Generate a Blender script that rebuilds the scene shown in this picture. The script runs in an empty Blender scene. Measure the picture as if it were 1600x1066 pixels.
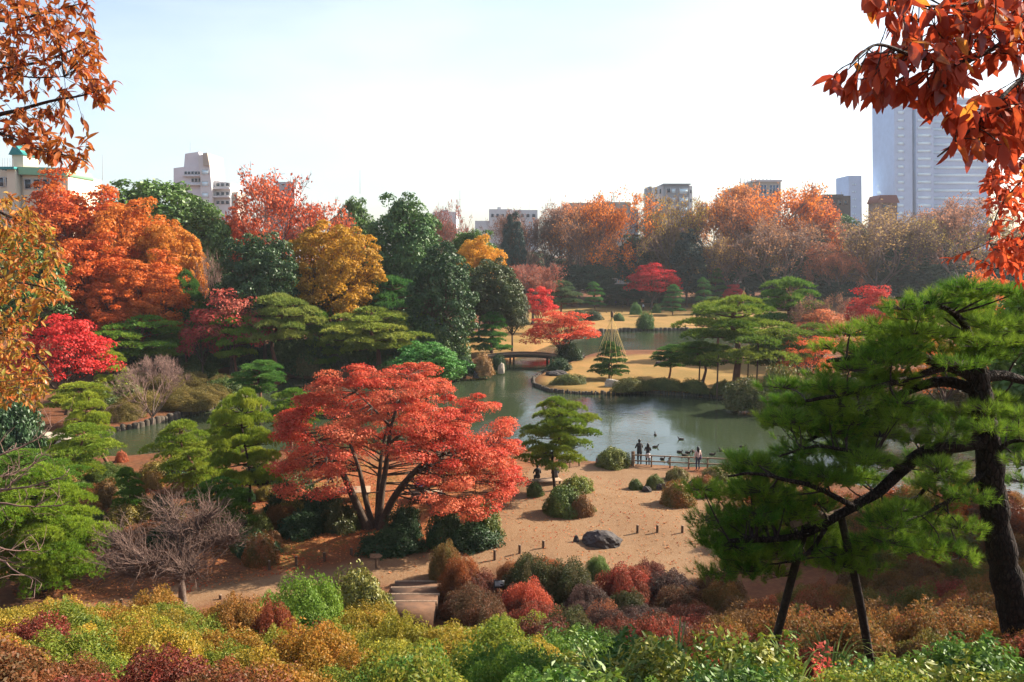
import bpy, bmesh, math, random
import numpy as np
from mathutils import Vector, Matrix

R = math.radians
SC = bpy.context.scene
COL = SC.collection

# ------------------------------------------------------------------ camera, sky, sun, exposure
F = 1300.0                      # focal length in photo pixels (photo 1600 wide)
CAMZ = 14.0
PITCH = math.atan(135 / F)
cd = bpy.data.cameras.new('camera'); cam = bpy.data.objects.new('camera', cd); COL.objects.link(cam)
cd.sensor_width = 36; cd.sensor_fit = 'HORIZONTAL'; cd.lens = 36 * F / 1600
cd.clip_start = 0.1; cd.clip_end = 9000
cam.location = (0, 0, CAMZ); cam.rotation_euler = (math.pi / 2 - PITCH, 0, 0)
SC.camera = cam

SUN_AZ, SUN_EL = R(66), R(32)   # azimuth measured from the view direction towards the right
world = bpy.data.worlds.new('World'); SC.world = world; world.use_nodes = True
wn, wl = world.node_tree.nodes, world.node_tree.links
wn.clear()
sky = wn.new('ShaderNodeTexSky'); sky.sky_type = 'NISHITA'; sky.sun_disc = False
sky.sun_elevation = SUN_EL; sky.sun_rotation = SUN_AZ
sky.altitude = 20; sky.air_density = 1.0; sky.dust_density = 2.0; sky.ozone_density = 1.5
bg = wn.new('ShaderNodeBackground'); bg.inputs['Strength'].default_value = 0.086
wo = wn.new('ShaderNodeOutputWorld')
# thin high veil of cloud over the whole sky
wtc = wn.new('ShaderNodeTexCoord'); wmp = wn.new('ShaderNodeMapping'); wmp.inputs['Scale'].default_value = (1, 1, 3.5); wl.new(wtc.outputs['Generated'], wmp.inputs[0])
wnz = wn.new('ShaderNodeTexNoise'); wnz.inputs['Scale'].default_value = 1.6; wnz.inputs['Detail'].default_value = 6; wl.new(wmp.outputs[0], wnz.inputs['Vector'])
wmr = wn.new('ShaderNodeMapRange'); wl.new(wnz.outputs['Fac'], wmr.inputs[0])
for _i, _v in enumerate((.40, .72, .04, .42)): wmr.inputs[_i + 1].default_value = _v
wmx = wn.new('ShaderNodeMix'); wmx.data_type = 'RGBA'; wl.new(wmr.outputs[0], wmx.inputs[0]); wl.new(sky.outputs[0], wmx.inputs[6]); wmx.inputs[7].default_value = (5.6, 5.7, 5.8, 1)
wl.new(wmx.outputs[2], bg.inputs[0]); wl.new(bg.outputs[0], wo.inputs[0])
sd = bpy.data.lights.new('sun', 'SUN'); sun = bpy.data.objects.new('sun', sd); COL.objects.link(sun)
sd.energy = 5.0; sd.angle = R(0.53); sd.color = (1.0, 0.90, 0.74)
SDIR = Vector((math.sin(SUN_AZ) * math.cos(SUN_EL), math.cos(SUN_AZ) * math.cos(SUN_EL), math.sin(SUN_EL)))
sun.rotation_euler = SDIR.to_track_quat('Z', 'Y').to_euler()
sun.location = SDIR * 200
vs = SC.view_settings
vs.view_transform = 'Standard'; vs.look = 'None'; vs.gamma = 1; vs.exposure = 1.55; vs.use_curve_mapping = False
cy = SC.cycles
cy.max_bounces = 6; cy.diffuse_bounces = 2; cy.glossy_bounces = 2; cy.transmission_bounces = 4
cy.transparent_max_bounces = 4; cy.volume_bounces = 1; cy.use_denoising = True
cy.caustics_reflective = False; cy.caustics_refractive = False
cy.sample_clamp_indirect = 4.0
try: cy.denoiser = 'OPENIMAGEDENOISE'
except Exception: pass

# ------------------------------------------------------------------ photo pixel -> world helpers
FW = Vector((0, math.cos(PITCH), -math.sin(PITCH))); UP = Vector((0, math.sin(PITCH), math.cos(PITCH)))
def ray(px, py): return FW + Vector((1, 0, 0)) * ((px - 800) / F) + UP * ((533 - py) / F)
def G(px, py, z=0.0):
    r = ray(px, py); t = (z - CAMZ) / r.z
    return Vector((r.x * t, r.y * t, z))
def W(px, py, D):
    r = ray(px, py); t = D / r.y
    return Vector((r.x * t, D, CAMZ + r.z * t))
def depth(p): return (Vector(p) - Vector((0, 0, CAMZ))).dot(FW)
def PX(p):
    v = Vector(p) - Vector((0, 0, CAMZ)); d = v.dot(FW)
    return 800 + F * v.x / d, 533 - F * v.dot(UP) / d

rng = np.random.default_rng(7)
random.seed(7)

# ------------------------------------------------------------------ geometry collector
class B:
    def __init__(s): s.v = []; s.f = []; s.a = []; s.k = []; s.m = []; s.n = 0
    def add(s, V, Fc, a=0.5, k=0.5, m=0):
        V = np.asarray(V, float).reshape(-1, 3); Fc = np.asarray(Fc, int)
        s.v.append(V); s.f.append(Fc + s.n); n = len(V)
        s.a.append(np.broadcast_to(np.asarray(a, float), (n,))); s.k.append(np.broadcast_to(np.asarray(k, float), (n,)))
        s.m.append(np.full(len(Fc), m)); s.n += n
    def mesh(s, name, mats, smooth=False):
        me = bpy.data.meshes.new(name)
        V = np.concatenate(s.v); nf = sum(len(f) for f in s.f)
        tot = np.concatenate([np.full(len(f), f.shape[1]) for f in s.f]); loops = np.concatenate([f.ravel() for f in s.f])
        me.vertices.add(len(V)); me.vertices.foreach_set('co', V.ravel())
        me.loops.add(len(loops)); me.loops.foreach_set('vertex_index', loops.astype(np.int32))
        me.polygons.add(nf)
        st = np.zeros(nf, np.int32); st[1:] = np.cumsum(tot)[:-1]
        me.polygons.foreach_set('loop_start', st)
        me.polygons.foreach_set('material_index', np.concatenate(s.m).astype(np.int32))
        if smooth: me.polygons.foreach_set('use_smooth', np.ones(nf, bool))
        for nm, arr in (('v', s.a), ('k', s.k)):
            at = me.attributes.new(nm, 'FLOAT', 'POINT'); at.data.foreach_set('value', np.concatenate(arr).astype(np.float32))
        for m in (mats if isinstance(mats, (list, tuple)) else [mats]): me.materials.append(m)
        me.update(calc_edges=True); me.validate()
        return me

def nrm(a): return a / np.maximum(np.linalg.norm(a, axis=-1, keepdims=True), 1e-9)

ASP = 1.0   # height/width stretch a prototype will get; leaf shapes are pre-compensated
def leaves(b, P, N, L, Wd, r, k=0.5, axis=None, m=0, fold=0.12):
    n = len(P)
    if n == 0: return
    N = nrm(N)
    d = r.normal(size=(n, 3)) if axis is None else axis + r.normal(size=(n, 3)) * 0.35
    d = nrm(d - N * np.sum(d * N, 1, keepdims=True)); t = np.cross(N, d)
    s = r.uniform(0.7, 1.25, (n, 1)); L = L * s; Wd = Wd * s
    k3 = np.array([1, 1, 1 / ASP]); d = d * k3; t = t * k3; N = N * k3
    V = np.stack([P - d * L * .5, P + t * Wd * .5 + N * Wd * fold, P + d * L * .5, P - t * Wd * .5 + N * Wd * fold], 1)
    Fc = np.arange(4 * n).reshape(n, 4)
    b.add(V, Fc, np.repeat(r.random(n), 4), np.repeat(np.broadcast_to(k, (n,)), 4), m)

def needles(b, P, Dr, cnt, L, Wd, spread, r, k=0.5, m=0):
    n = len(P)
    if n == 0: return
    P = np.repeat(P, cnt, 0); Dr = np.repeat(nrm(Dr), cnt, 0); kk = np.repeat(np.broadcast_to(k, (n,)), cnt)
    d = nrm(Dr + r.normal(size=P.shape) * spread)
    t = nrm(np.cross(d, r.normal(size=P.shape)))
    l = L * r.uniform(.75, 1.15, (len(P), 1))
    k3 = np.array([1, 1, 1 / ASP]); t = t * k3; d = d * k3
    V = np.stack([P - t * Wd * .5, P + t * Wd * .5, P + d * l], 1)
    b.add(V, np.arange(3 * len(P)).reshape(-1, 3), np.repeat(r.random(len(P)), 3), np.repeat(kk, 3), m)

def tube(b, pts, rad, sides=6, m=0, cap=True):
    pts = np.asarray(pts, float); n = len(pts); rad = np.broadcast_to(np.asarray(rad, float), (n,))
    T = nrm(np.gradient(pts, axis=0)); ref = np.array([0.31, 0.17, 0.93]) if abs(T[0, 2]) < .8 else np.array([0.93, .31, .17])
    A = nrm(np.cross(T, ref)); C = np.cross(T, A)
    th = np.arange(sides) * 2 * math.pi / sides
    V = (pts[:, None] + rad[:, None, None] * (np.cos(th)[None, :, None] * A[:, None] + np.sin(th)[None, :, None] * C[:, None])).reshape(-1, 3)
    i = np.arange(n - 1)[:, None] * sides; j = np.arange(sides)[None]; j2 = (j + 1) % sides
    b.add(V, np.stack([i + j, i + j2, i + sides + j2, i + sides + j], -1).reshape(-1, 4), 0.5, 0.5, m)
    if cap:
        for o, s in ((0, -1), (n - 1, 1)):
            ring = V[o * sides:(o + 1) * sides]; cv = np.vstack([ring, pts[o:o + 1]])
            q = np.arange(sides); fc = np.stack([q, (q + 1) % sides, np.full(sides, sides)], 1)
            b.add(cv, fc if s > 0 else fc[:, ::-1], 0.5, 0.5, m)

def sticks(b, P0, P1, r0, r1, m=0, sides=3):
    P0 = np.asarray(P0, float); P1 = np.asarray(P1, float); n = len(P0)
    if n == 0: return
    T = nrm(P1 - P0); A = nrm(np.cross(T, np.array([.31, .87, .37]))); C = np.cross(T, A)
    r0 = np.broadcast_to(r0, (n,))[:, None]; r1 = np.broadcast_to(r1, (n,))[:, None]
    ring = []
    for (P, rr) in ((P0, r0), (P1, r1)):
        for q in range(sides):
            a = q * 2 * math.pi / sides; ring.append(P + rr * (math.cos(a) * A + math.sin(a) * C))
    V = np.stack(ring, 1).reshape(-1, 3); base = np.arange(n)[:, None] * 2 * sides
    q = np.arange(sides); q2 = (q + 1) % sides
    Fc = np.stack([base + q, base + q2, base + sides + q2, base + sides + q], -1).reshape(-1, 4)
    b.add(V, Fc, 0.5, 0.5, m)

def bez(p0, p1, p2, n):
    t = np.linspace(0, 1, n)[:, None]; p0, p1, p2 = (np.asarray(q, float) for q in (p0, p1, p2))
    return (1 - t) ** 2 * p0 + 2 * t * (1 - t) * p1 + t * t * p2
def smooth_path(pts, n):
    pts = np.asarray(pts, float); m = len(pts); t = np.linspace(0, m - 1, n); out = np.zeros((n, pts.shape[1]))
    for q, u in enumerate(t):
        i = min(int(u), m - 2); f = u - i
        p0, p1, p2, p3 = pts[max(i - 1, 0)], pts[i], pts[i + 1], pts[min(i + 2, m - 1)]
        out[q] = .5 * ((2 * p1) + (-p0 + p2) * f + (2 * p0 - 5 * p1 + 4 * p2 - p3) * f * f + (-p0 + 3 * p1 - 3 * p2 + p3) * f ** 3)
    return out
def box(b, x0, x1, y0, y1, z0, z1, m=0):
    V = [(x, y, z) for z in (z0, z1) for y in (y0, y1) for x in (x0, x1)]
    b.add(V, [(0, 2, 3, 1), (4, 5, 7, 6), (0, 1, 5, 4), (2, 6, 7, 3), (0, 4, 6, 2), (1, 3, 7, 5)], 0.5, 0.5, m)

# ------------------------------------------------------------------ materials
def newmat(name):
    m = bpy.data.materials.new(name); m.use_nodes = True; nt = m.node_tree; nt.nodes.clear()
    o = nt.nodes.new('ShaderNodeOutputMaterial'); return m, nt, o
def nd(nt, t, **kw):
    n = nt.nodes.new(t)
    for k, v in kw.items():
        if k.startswith('i_'): n.inputs[k[2:].replace('_', ' ')].default_value = v
        else: setattr(n, k, v)
    return n
def mixc(nt, fac, a, b_, blend='MIX'):
    n = nt.nodes.new('ShaderNodeMix'); n.data_type = 'RGBA'; n.blend_type = blend
    for sock, val in ((n.inputs[0], fac), (n.inputs[6], a), (n.inputs[7], b_)):
        if hasattr(val, 'is_output') or isinstance(val, bpy.types.NodeSocket): nt.links.new(val, sock)
        else: sock.default_value = val if not isinstance(val, tuple) or len(val) == 4 else (*val, 1)
    return n.outputs[2]
def maprange(nt, v, a, b_, c, d):
    n = nt.nodes.new('ShaderNodeMapRange'); nt.links.new(v, n.inputs[0])
    for i, x in enumerate((a, b_, c, d)): n.inputs[i + 1].default_value = x
    return n.outputs[0]
def noise(nt, scale, detail=4, rough=.6, coord='Object', dist=0):
    tc = nt.nodes.new('ShaderNodeTexCoord'); n = nt.nodes.new('ShaderNodeTexNoise')
    n.inputs['Scale'].default_value = scale; n.inputs['Detail'].default_value = detail; n.inputs['Roughness'].default_value = rough
    n.inputs['Distortion'].default_value = dist
    nt.links.new(tc.outputs[coord], n.inputs['Vector']); return n.outputs['Fac']

def leafmat(name, trans=0.35, gloss=0.04, rough=.4, vlo=.7, vhi=1.25):
    m, nt, o = newmat(name)
    c1 = nd(nt, 'ShaderNodeAttribute', attribute_type='OBJECT', attribute_name='c1').outputs['Color']
    c2 = nd(nt, 'ShaderNodeAttribute', attribute_type='OBJECT', attribute_name='c2').outputs['Color']
    v = nd(nt, 'ShaderNodeAttribute', attribute_type='GEOMETRY', attribute_name='v').outputs['Fac']
    k = nd(nt, 'ShaderNodeAttribute', attribute_type='GEOMETRY', attribute_name='k').outputs['Fac']
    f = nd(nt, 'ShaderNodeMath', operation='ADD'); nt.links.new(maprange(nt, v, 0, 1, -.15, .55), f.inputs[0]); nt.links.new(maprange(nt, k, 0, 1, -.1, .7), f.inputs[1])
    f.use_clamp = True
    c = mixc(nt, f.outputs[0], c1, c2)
    w = nd(nt, 'ShaderNodeTexWhiteNoise', noise_dimensions='1D'); nt.links.new(v, w.inputs['W'])
    br = maprange(nt, w.outputs['Value'], 0, 1, vlo, vhi)
    cb = nd(nt, 'ShaderNodeVectorMath', operation='SCALE'); nt.links.new(c, cb.inputs[0]); nt.links.new(br, cb.inputs['Scale'])
    col = cb.outputs[0]
    df = nd(nt, 'ShaderNodeBsdfDiffuse'); tr = nd(nt, 'ShaderNodeBsdfTranslucent'); gl = nd(nt, 'ShaderNodeBsdfGlossy'); gl.inputs['Roughness'].default_value = rough
    nt.links.new(col, df.inputs[0]); nt.links.new(col, tr.inputs[0])
    m1 = nd(nt, 'ShaderNodeMixShader'); m1.inputs[0].default_value = trans; nt.links.new(df.outputs[0], m1.inputs[1]); nt.links.new(tr.outputs[0], m1.inputs[2])
    m2 = nd(nt, 'ShaderNodeMixShader'); m2.inputs[0].default_value = gloss; nt.links.new(m1.outputs[0], m2.inputs[1]); nt.links.new(gl.outputs[0], m2.inputs[2])
    nt.links.new(m2.outputs[0], o.inputs[0]); return m

def simplemat(name, c1, c2=None, scale=6, rough=.85, bump=0, spec=.3, detail=5, coord='Object', metal=0):
    m, nt, o = newmat(name); p = nd(nt, 'ShaderNodeBsdfPrincipled'); p.inputs['Roughness'].default_value = rough
    p.inputs['Specular IOR Level'].default_value = spec; p.inputs['Metallic'].default_value = metal
    if c2 is None: c2 = tuple(x * .75 for x in c1)
    nz = noise(nt, scale, detail, .65, coord)
    nt.links.new(mixc(nt, maprange(nt, nz, .32, .68, 0, 1), c1, c2), p.inputs['Base Color'])
    if bump:
        bn = nd(nt, 'ShaderNodeBump'); bn.inputs['Strength'].default_value = bump; bn.inputs['Distance'].default_value = .05
        nt.links.new(nz, bn.inputs['Height']); nt.links.new(bn.outputs[0], p.inputs['Normal'])
    nt.links.new(p.outputs[0], o.inputs[0]); return m
def objcolmat(name, attr, rough=.8, var=.25):
    m, nt, o = newmat(name); p = nd(nt, 'ShaderNodeBsdfPrincipled'); p.inputs['Roughness'].default_value = rough
    a = nd(nt, 'ShaderNodeAttribute', attribute_type='OBJECT', attribute_name=attr).outputs['Color']
    nz = noise(nt, 9, 4)
    cb = nd(nt, 'ShaderNodeVectorMath', operation='SCALE'); nt.links.new(a, cb.inputs[0]); nt.links.new(maprange(nt, nz, .3, .7, 1 - var, 1 + var), cb.inputs['Scale'])
    nt.links.new(cb.outputs[0], p.inputs['Base Color']); nt.links.new(p.outputs[0], o.inputs[0]); return m

M = {}
M['leaf'] = leafmat('leaf', .42, .015, .55)
M['gleaf'] = leafmat('glossy_leaf', .22, .035, .5)
M['needle'] = leafmat('pine_needle', .35, .01, .5, .75, 1.25)
M['bark'] = simplemat('bark', (.10, .065, .045), (.045, .03, .022), 9, .95, .6)
M['dbark'] = simplemat('dark_bark', (.055, .034, .025), (.02, .013, .011), 14, .95, .8)
m_, nt, o = newmat('plated_bark'); p = nd(nt, 'ShaderNodeBsdfPrincipled'); p.inputs['Roughness'].default_value = .95; p.inputs['Specular IOR Level'].default_value = .15
tc = nd(nt, 'ShaderNodeTexCoord'); mp = nd(nt, 'ShaderNodeMapping'); mp.inputs['Scale'].default_value = (17, 17, 6.5); nt.links.new(tc.outputs['Object'], mp.inputs[0]); vo = nd(nt, 'ShaderNodeTexVoronoi', feature='DISTANCE_TO_EDGE'); vo.inputs['Scale'].default_value = 1.0; nt.links.new(mp.outputs[0], vo.inputs['Vector'])
nz = noise(nt, 22, 5); pl_ = mixc(nt, maprange(nt, nz, .35, .65, 0, 1), (.042, .026, .020), (.020, .013, .011)); nt.links.new(mixc(nt, maprange(nt, vo.outputs['Distance'], .0, .16, .75, 0), pl_, (.010, .007, .006)), p.inputs['Base Color'])
bn = nd(nt, 'ShaderNodeBump'); bn.inputs['Strength'].default_value = 1; bn.inputs['Distance'].default_value = .05; nt.links.new(maprange(nt, vo.outputs['Distance'], 0, .2, 0, 1), bn.inputs['Height']); nt.links.new(bn.outputs[0], p.inputs['Normal']); nt.links.new(p.outputs[0], o.inputs[0]); M['pbark'] = m_
M['rbark'] = simplemat('pine_bark', (.20, .085, .05), (.07, .035, .025), 8, .95, .7)
M['gbark'] = simplemat('grey_bark', (.17, .12, .095), (.08, .055, .045), 8, .95, .4)
M['twig'] = simplemat('twig', (.21, .125, .10), (.12, .07, .06), 3, .9)
M['ptwig'] = simplemat('plum_twig', (.15, .09, .07), (.08, .05, .04), 3, .9)
M['wood'] = simplemat('weathered_wood', (.30, .20, .13), (.16, .10, .065), 12, .85, .4)
M['dwood'] = simplemat('dark_wood', (.13, .075, .045), (.06, .035, .022), 12, .85, .4)
M['rope'] = simplemat('straw_rope', (.70, .48, .18), (.6, .40, .14), 5, .9)
M['rock'] = simplemat('rock', (.075, .06, .055), (.025, .022, .022), 2.2, .85, 1.0)
M['stone'] = simplemat('pale_stone', (.48, .40, .30), (.3, .25, .2), 1.5, .9, .4)
M['edge'] = simplemat('shore_edging', (.09, .07, .05), (.04, .032, .025), 3, .9, .5)
M['skin'] = simplemat('skin', (.55, .34, .24), (.5, .3, .2), 4, .6)
M['hair'] = simplemat('hair', (.014, .011, .010), (.008, .007, .007), 20, .5)
M['shoe'] = simplemat('shoe', (.03, .025, .022), None, 8, .5)
M['top'] = objcolmat('cloth_top', 'ct'); M['bot'] = objcolmat('cloth_bottom', 'cb')
M['signblack'] = simplemat('sign_panel', (.03, .035, .04), (.02, .02, .02), 4, .4)
M['white'] = simplemat('white_paint', (.75, .75, .74), (.6, .6, .6), 2, .6)

# ------------------------------------------------------------------ scene object helpers
def ob(name, me, parent=None, loc=(0, 0, 0), kind=None):
    o = bpy.data.objects.new(name, me); COL.objects.link(o); o.location = loc
    if parent is not None: o.parent = parent
    if kind: o['kind'] = kind
    return o
def tag(o, label, cat, group=None):
    o['label'] = label; o['category'] = cat
    if group: o['group'] = group
    return o
def thing(name, label, cat, loc=(0, 0, 0), rz=0, group=None):
    o = bpy.data.objects.new(name, None); COL.objects.link(o); o.location = loc; o.rotation_euler = (0, 0, rz)
    o.empty_display_size = .2
    return tag(o, label, cat, group)

# ------------------------------------------------------------------ terrain
def sdist(P, poly):
    """signed distance to polygon, positive inside"""
    P = np.asarray(P, float); poly = np.asarray(poly, float); d = np.full(len(P), 1e18); ins = np.zeros(len(P), bool)
    for i in range(len(poly)):
        a, c = poly[i], poly[(i + 1) % len(poly)]; e = c - a; w = P - a
        t = np.clip((w @ e) / (e @ e), 0, 1); d = np.minimum(d, np.sum((w - t[:, None] * e) ** 2, 1))
        cond = (a[1] > P[:, 1]) != (c[1] > P[:, 1])
        with np.errstate(divide='ignore', invalid='ignore'):
            xi = (c[0] - a[0]) * (P[:, 1] - a[1]) / (c[1] - a[1]) + a[0]
        ins ^= cond & (P[:, 0] < xi)
    return np.where(ins, 1, -1) * np.sqrt(d)
def gpoly(pts, z=0.0, n=0):
    q = np.array([G(x, y, z)[:2] for x, y in pts])
    return q
WZ = -0.45
pond = gpoly([(60, 712), (100, 716), (190, 719), (260, 712), (330, 702), (400, 706), (470, 714), (560, 716), (700, 712), (800, 704), (870, 718), (930, 726), (990, 731), (1080, 735), (1190, 741),
              (1290, 752), (1400, 775), (1530, 788), (1800, 800), (2300, 760), (2300, 660), (1700, 648), (1400, 643), (1250, 638), (1200, 632), (1150, 626), (1080, 619), (1000, 615), (920, 617), (860, 613),
              (834, 603), (833, 594), (850, 583), (880, 572), (905, 562), (925, 555), (960, 551), (1090, 549), (1200, 546), (1300, 540), (1300, 524), (1200, 520), (1110, 517), (1000, 517), (930, 519),
              (880, 530), (850, 543), (815, 556), (785, 568), (765, 583), (720, 590), (660, 594), (560, 588), (455, 590), (425, 606), (380, 624), (335, 638), (290, 649), (235, 664), (180, 675), (120, 690), (60, 698)], WZ)
island_lawn = gpoly([(836, 600), (870, 570), (930, 558), (1090, 548), (1250, 545), (1250, 620), (1050, 613), (900, 612)])
far_lawn = gpoly([(640, 548), (780, 560), (850, 540), (930, 516), (1110, 514), (1300, 520), (1300, 478), (1000, 474), (880, 478), (800, 488), (770, 520)])
path = gpoly([(575, 915), (700, 915), (760, 880), (900, 905), (1010, 915), (1130, 905), (1150, 800), (1110, 745), (1000, 729), (880, 725), (820, 735), (790, 790), (720, 842), (600, 872), (380, 905), (180, 940), (0, 960),
              (0, 1000), (200, 980), (420, 935), (560, 905)])
path2 = gpoly([(300, 618), (360, 598), (440, 585), (560, 582), (600, 575), (500, 572), (420, 578), (330, 596)])
litter = gpoly([(400, 905), (590, 868), (720, 835), (800, 790), (820, 730), (700, 722), (560, 722), (430, 745), (380, 800)])
PROF = np.array([(-60, 12.3), (0, 12.4), (3, 11.6), (8, 8.9), (14, 6.0), (20, 3.3), (26, 1.1), (30, .15), (33, 0), (9999, 0)])
def tz(x, y):
    x = np.asarray(x, float); y = np.asarray(y, float)
    # stair corridor cuts into the foot of the slope; right side of the hill is a little fuller
    yy = y - 2.2 * np.clip((x - 4.5) / 9, 0, 1.5) - 1.0 * np.clip((-x - 4) / 8, 0, 1)
    return np.interp(yy, PROF[:, 0], PROF[:, 1])
xs = np.concatenate([-np.geomspace(150, 4000, 14)[::-1], np.arange(-147, -60, 3.0), np.arange(-60, 60, .8), np.arange(60, 150, 3.0), np.geomspace(150, 4000, 14)])
ys = np.concatenate([[-400, -150, -60, -30], np.arange(-20, 36, .8), np.arange(36, 125, .75), np.arange(125, 200, 1.5), np.arange(200, 300, 5), np.geomspace(300, 6000, 14)])
gx, gy = np.meshgrid(xs, ys); P2 = np.stack([gx.ravel(), gy.ravel()], 1)
near = (np.abs(P2[:, 0]) < 150) & (P2[:, 1] > 0) & (P2[:, 1] < 300)
def sdn(poly):
    d = np.full(len(P2), -1e3); d[near] = sdist(P2[near], poly); return d
sp = sdn(pond)
Z = tz(P2[:, 0], P2[:, 1]); und = .12 * np.sin(P2[:, 0] * .21 + 1) * np.sin(P2[:, 1] * .17) + .06 * np.sin(P2[:, 0] * .7 + P2[:, 1] * .5)
fade = np.clip((-sp - .5) / 3, 0, 1); Z = Z + und * fade
Z = np.where(sp > -.7, np.interp(sp, [-.7, -.3, 0.5, 1.6], [0, -.12, -.85, -1.5]), Z)
tb = B(); nx, ny = len(xs), len(ys)
i0 = (np.arange(ny - 1)[:, None] * nx + np.arange(nx - 1)[None]).ravel()
tb.add(np.column_stack([P2, Z]), np.stack([i0, i0 + 1, i0 + nx + 1, i0 + nx], 1))
gm, nt, o = newmat('ground')
p = nd(nt, 'ShaderNodeBsdfPrincipled'); p.inputs['Roughness'].default_value = .95; p.inputs['Specular IOR Level'].default_value = .1
ga = nd(nt, 'ShaderNodeAttribute', attribute_type='GEOMETRY', attribute_name='zones'); sep = nd(nt, 'ShaderNodeSeparateColor'); nt.links.new(ga.outputs['Color'], sep.inputs[0])
n1 = noise(nt, .35, 6, .65); n2 = noise(nt, 3.2, 5, .7); n3 = noise(nt, 14, 3, .7); n4 = noise(nt, .09, 5, .6)
soil = mixc(nt, maprange(nt, n1, .38, .62, 0, 1), (.13, .045, .02), (.075, .036, .018))
soil = mixc(nt, maprange(nt, n2, .45, .68, 0, 1), soil, (.18, .07, .03))
sand = mixc(nt, maprange(nt, n1, .35, .65, 0, 1), (.20, .114, .058), (.16, .078, .034))
sand = mixc(nt, maprange(nt, n3, .40, .68, 0, .75), sand, (.25, .17, .105))
lawn = mixc(nt, maprange(nt, n4, .40, .60, 0, 1), (.27, .145, .048), (.18, .115, .034))
lawn = mixc(nt, maprange(nt, n2, .4, .75, 0, .6), lawn, (.28, .17, .065))
lit = mixc(nt, maprange(nt, n3, .42, .62, 0, 1), (.30, .085, .035), (.18, .10, .04))
lit = mixc(nt, maprange(nt, n1, .5, .68, 0, .8), lit, (.11, .105, .025))
n5 = noise(nt, 30, 2, .6); sand = mixc(nt, maprange(nt, n5, .60, .68, 0, .55), sand, (.10, .06, .035)); n6 = noise(nt, .9, 4, .7, dist=1.2); sand = mixc(nt, maprange(nt, n6, .52, .70, 0, .5), sand, (.13, .075, .04))
lawn = mixc(nt, maprange(nt, n6, .48, .66, 0, .6), lawn, (.16, .115, .035))
c = mixc(nt, sep.outputs[2], soil, lit); c = mixc(nt, sep.outputs[0], c, sand); c = mixc(nt, sep.outputs[1], c, lawn)
nt.links.new(c, p.inputs['Base Color'])
bn = nd(nt, 'ShaderNodeBump'); bn.inputs['Strength'].default_value = .5; bn.inputs['Distance'].default_value = .06; nt.links.new(n3, bn.inputs['Height']); nt.links.new(bn.outputs[0], p.inputs['Normal'])
nt.links.new(p.outputs[0], o.inputs[0])
tme = tb.mesh('ground', gm, True)
sof = lambda d, w: np.clip(d / w + .5, 0, 1)
wob = .7 * np.sin(P2[:, 0] * 1.3 + P2[:, 1] * .6) + .5 * np.sin(P2[:, 0] * .5 - P2[:, 1] * 1.1)
zr = np.maximum(sof(sdn(path) + wob * .6, 1.6), sof(sdn(path2) + wob * .4, 2)); zg = np.maximum(sof(sdn(island_lawn), 2.5), sof(sdn(far_lawn), 4)); zb = sof(sdn(litter) + wob, 3)
ca = tme.attributes.new('zones', 'FLOAT_COLOR', 'POINT'); ca.data.foreach_set('color', np.stack([zr, zg, zb, np.ones_like(zr)], 1).astype(np.float32).ravel())
ob('ground', tme, kind='structure')

# water
wm, nt, o = newmat('pond_water')
p = nd(nt, 'ShaderNodeBsdfPrincipled'); p.inputs['Base Color'].default_value = (.032, .043, .022, 1); p.inputs['Roughness'].default_value = .06; p.inputs['IOR'].default_value = 1.33
p.inputs['Specular IOR Level'].default_value = .6
tc = nd(nt, 'ShaderNodeTexCoord'); mp = nd(nt, 'ShaderNodeMapping'); mp.inputs['Scale'].default_value = (1.0, 1.9, 1); nt.links.new(tc.outputs['Object'], mp.inputs[0])
na = nd(nt, 'ShaderNodeTexNoise'); na.inputs['Scale'].default_value = 1.6; na.inputs['Detail'].default_value = 4; nt.links.new(mp.outputs[0], na.inputs[0])
nb = nd(nt, 'ShaderNodeTexNoise'); nb.inputs['Scale'].default_value = .11; nb.inputs['Detail'].default_value = 3; nt.links.new(tc.outputs['Object'], nb.inputs[0])
bn = nd(nt, 'ShaderNodeBump'); bn.inputs['Distance'].default_value = .09; nt.links.new(na.outputs[0], bn.inputs['Height']); nt.links.new(maprange(nt, nb.outputs[0], .40, .62, .08, .55), bn.inputs['Strength'])
nt.links.new(bn.outputs[0], p.inputs['Normal']); nt.links.new(p.outputs[0], o.inputs[0])
wb = B(); x0, y0 = pond.min(0) - 3; x1, y1 = pond.max(0) + 3
wb.add([(x0, y0, WZ), (x1, y0, WZ), (x1, y1, WZ), (x0, y1, WZ)], [(0, 1, 2, 3)])
ob('pond_water', wb.mesh('pond_water', wm), kind='structure')

# ------------------------------------------------------------------ vegetation prototypes (unit: width 1, height 1)
def clump_leaves(b, c, rad, per, r, L, Wd, cen, flat=.75, out=.7, up=.35, kk=None, hor=0.0, jit=.55):
    """leaf shells round clump centres c (n,3) with radii rad (n,)"""
    n = len(c); idx = np.repeat(np.arange(n), per); C = c[idx]
    o_ = nrm(C - cen)
    d = nrm(r.normal(size=C.shape) + o_ * out + np.array([0, 0, up]))
    q = r.uniform(.55, 1.0, (len(C), 1)) * rad[idx][:, None]
    P = C + d * q * np.array([1, 1, flat / ASP])
    N = d + r.normal(size=C.shape) * jit
    if hor: N = N * (1 - hor) + np.array([0, 0, 1.0]) * hor
    kv = (r.random(n) if kk is None else kk)[idx]
    leaves(b, P, N, L, Wd, r, kv)

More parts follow.
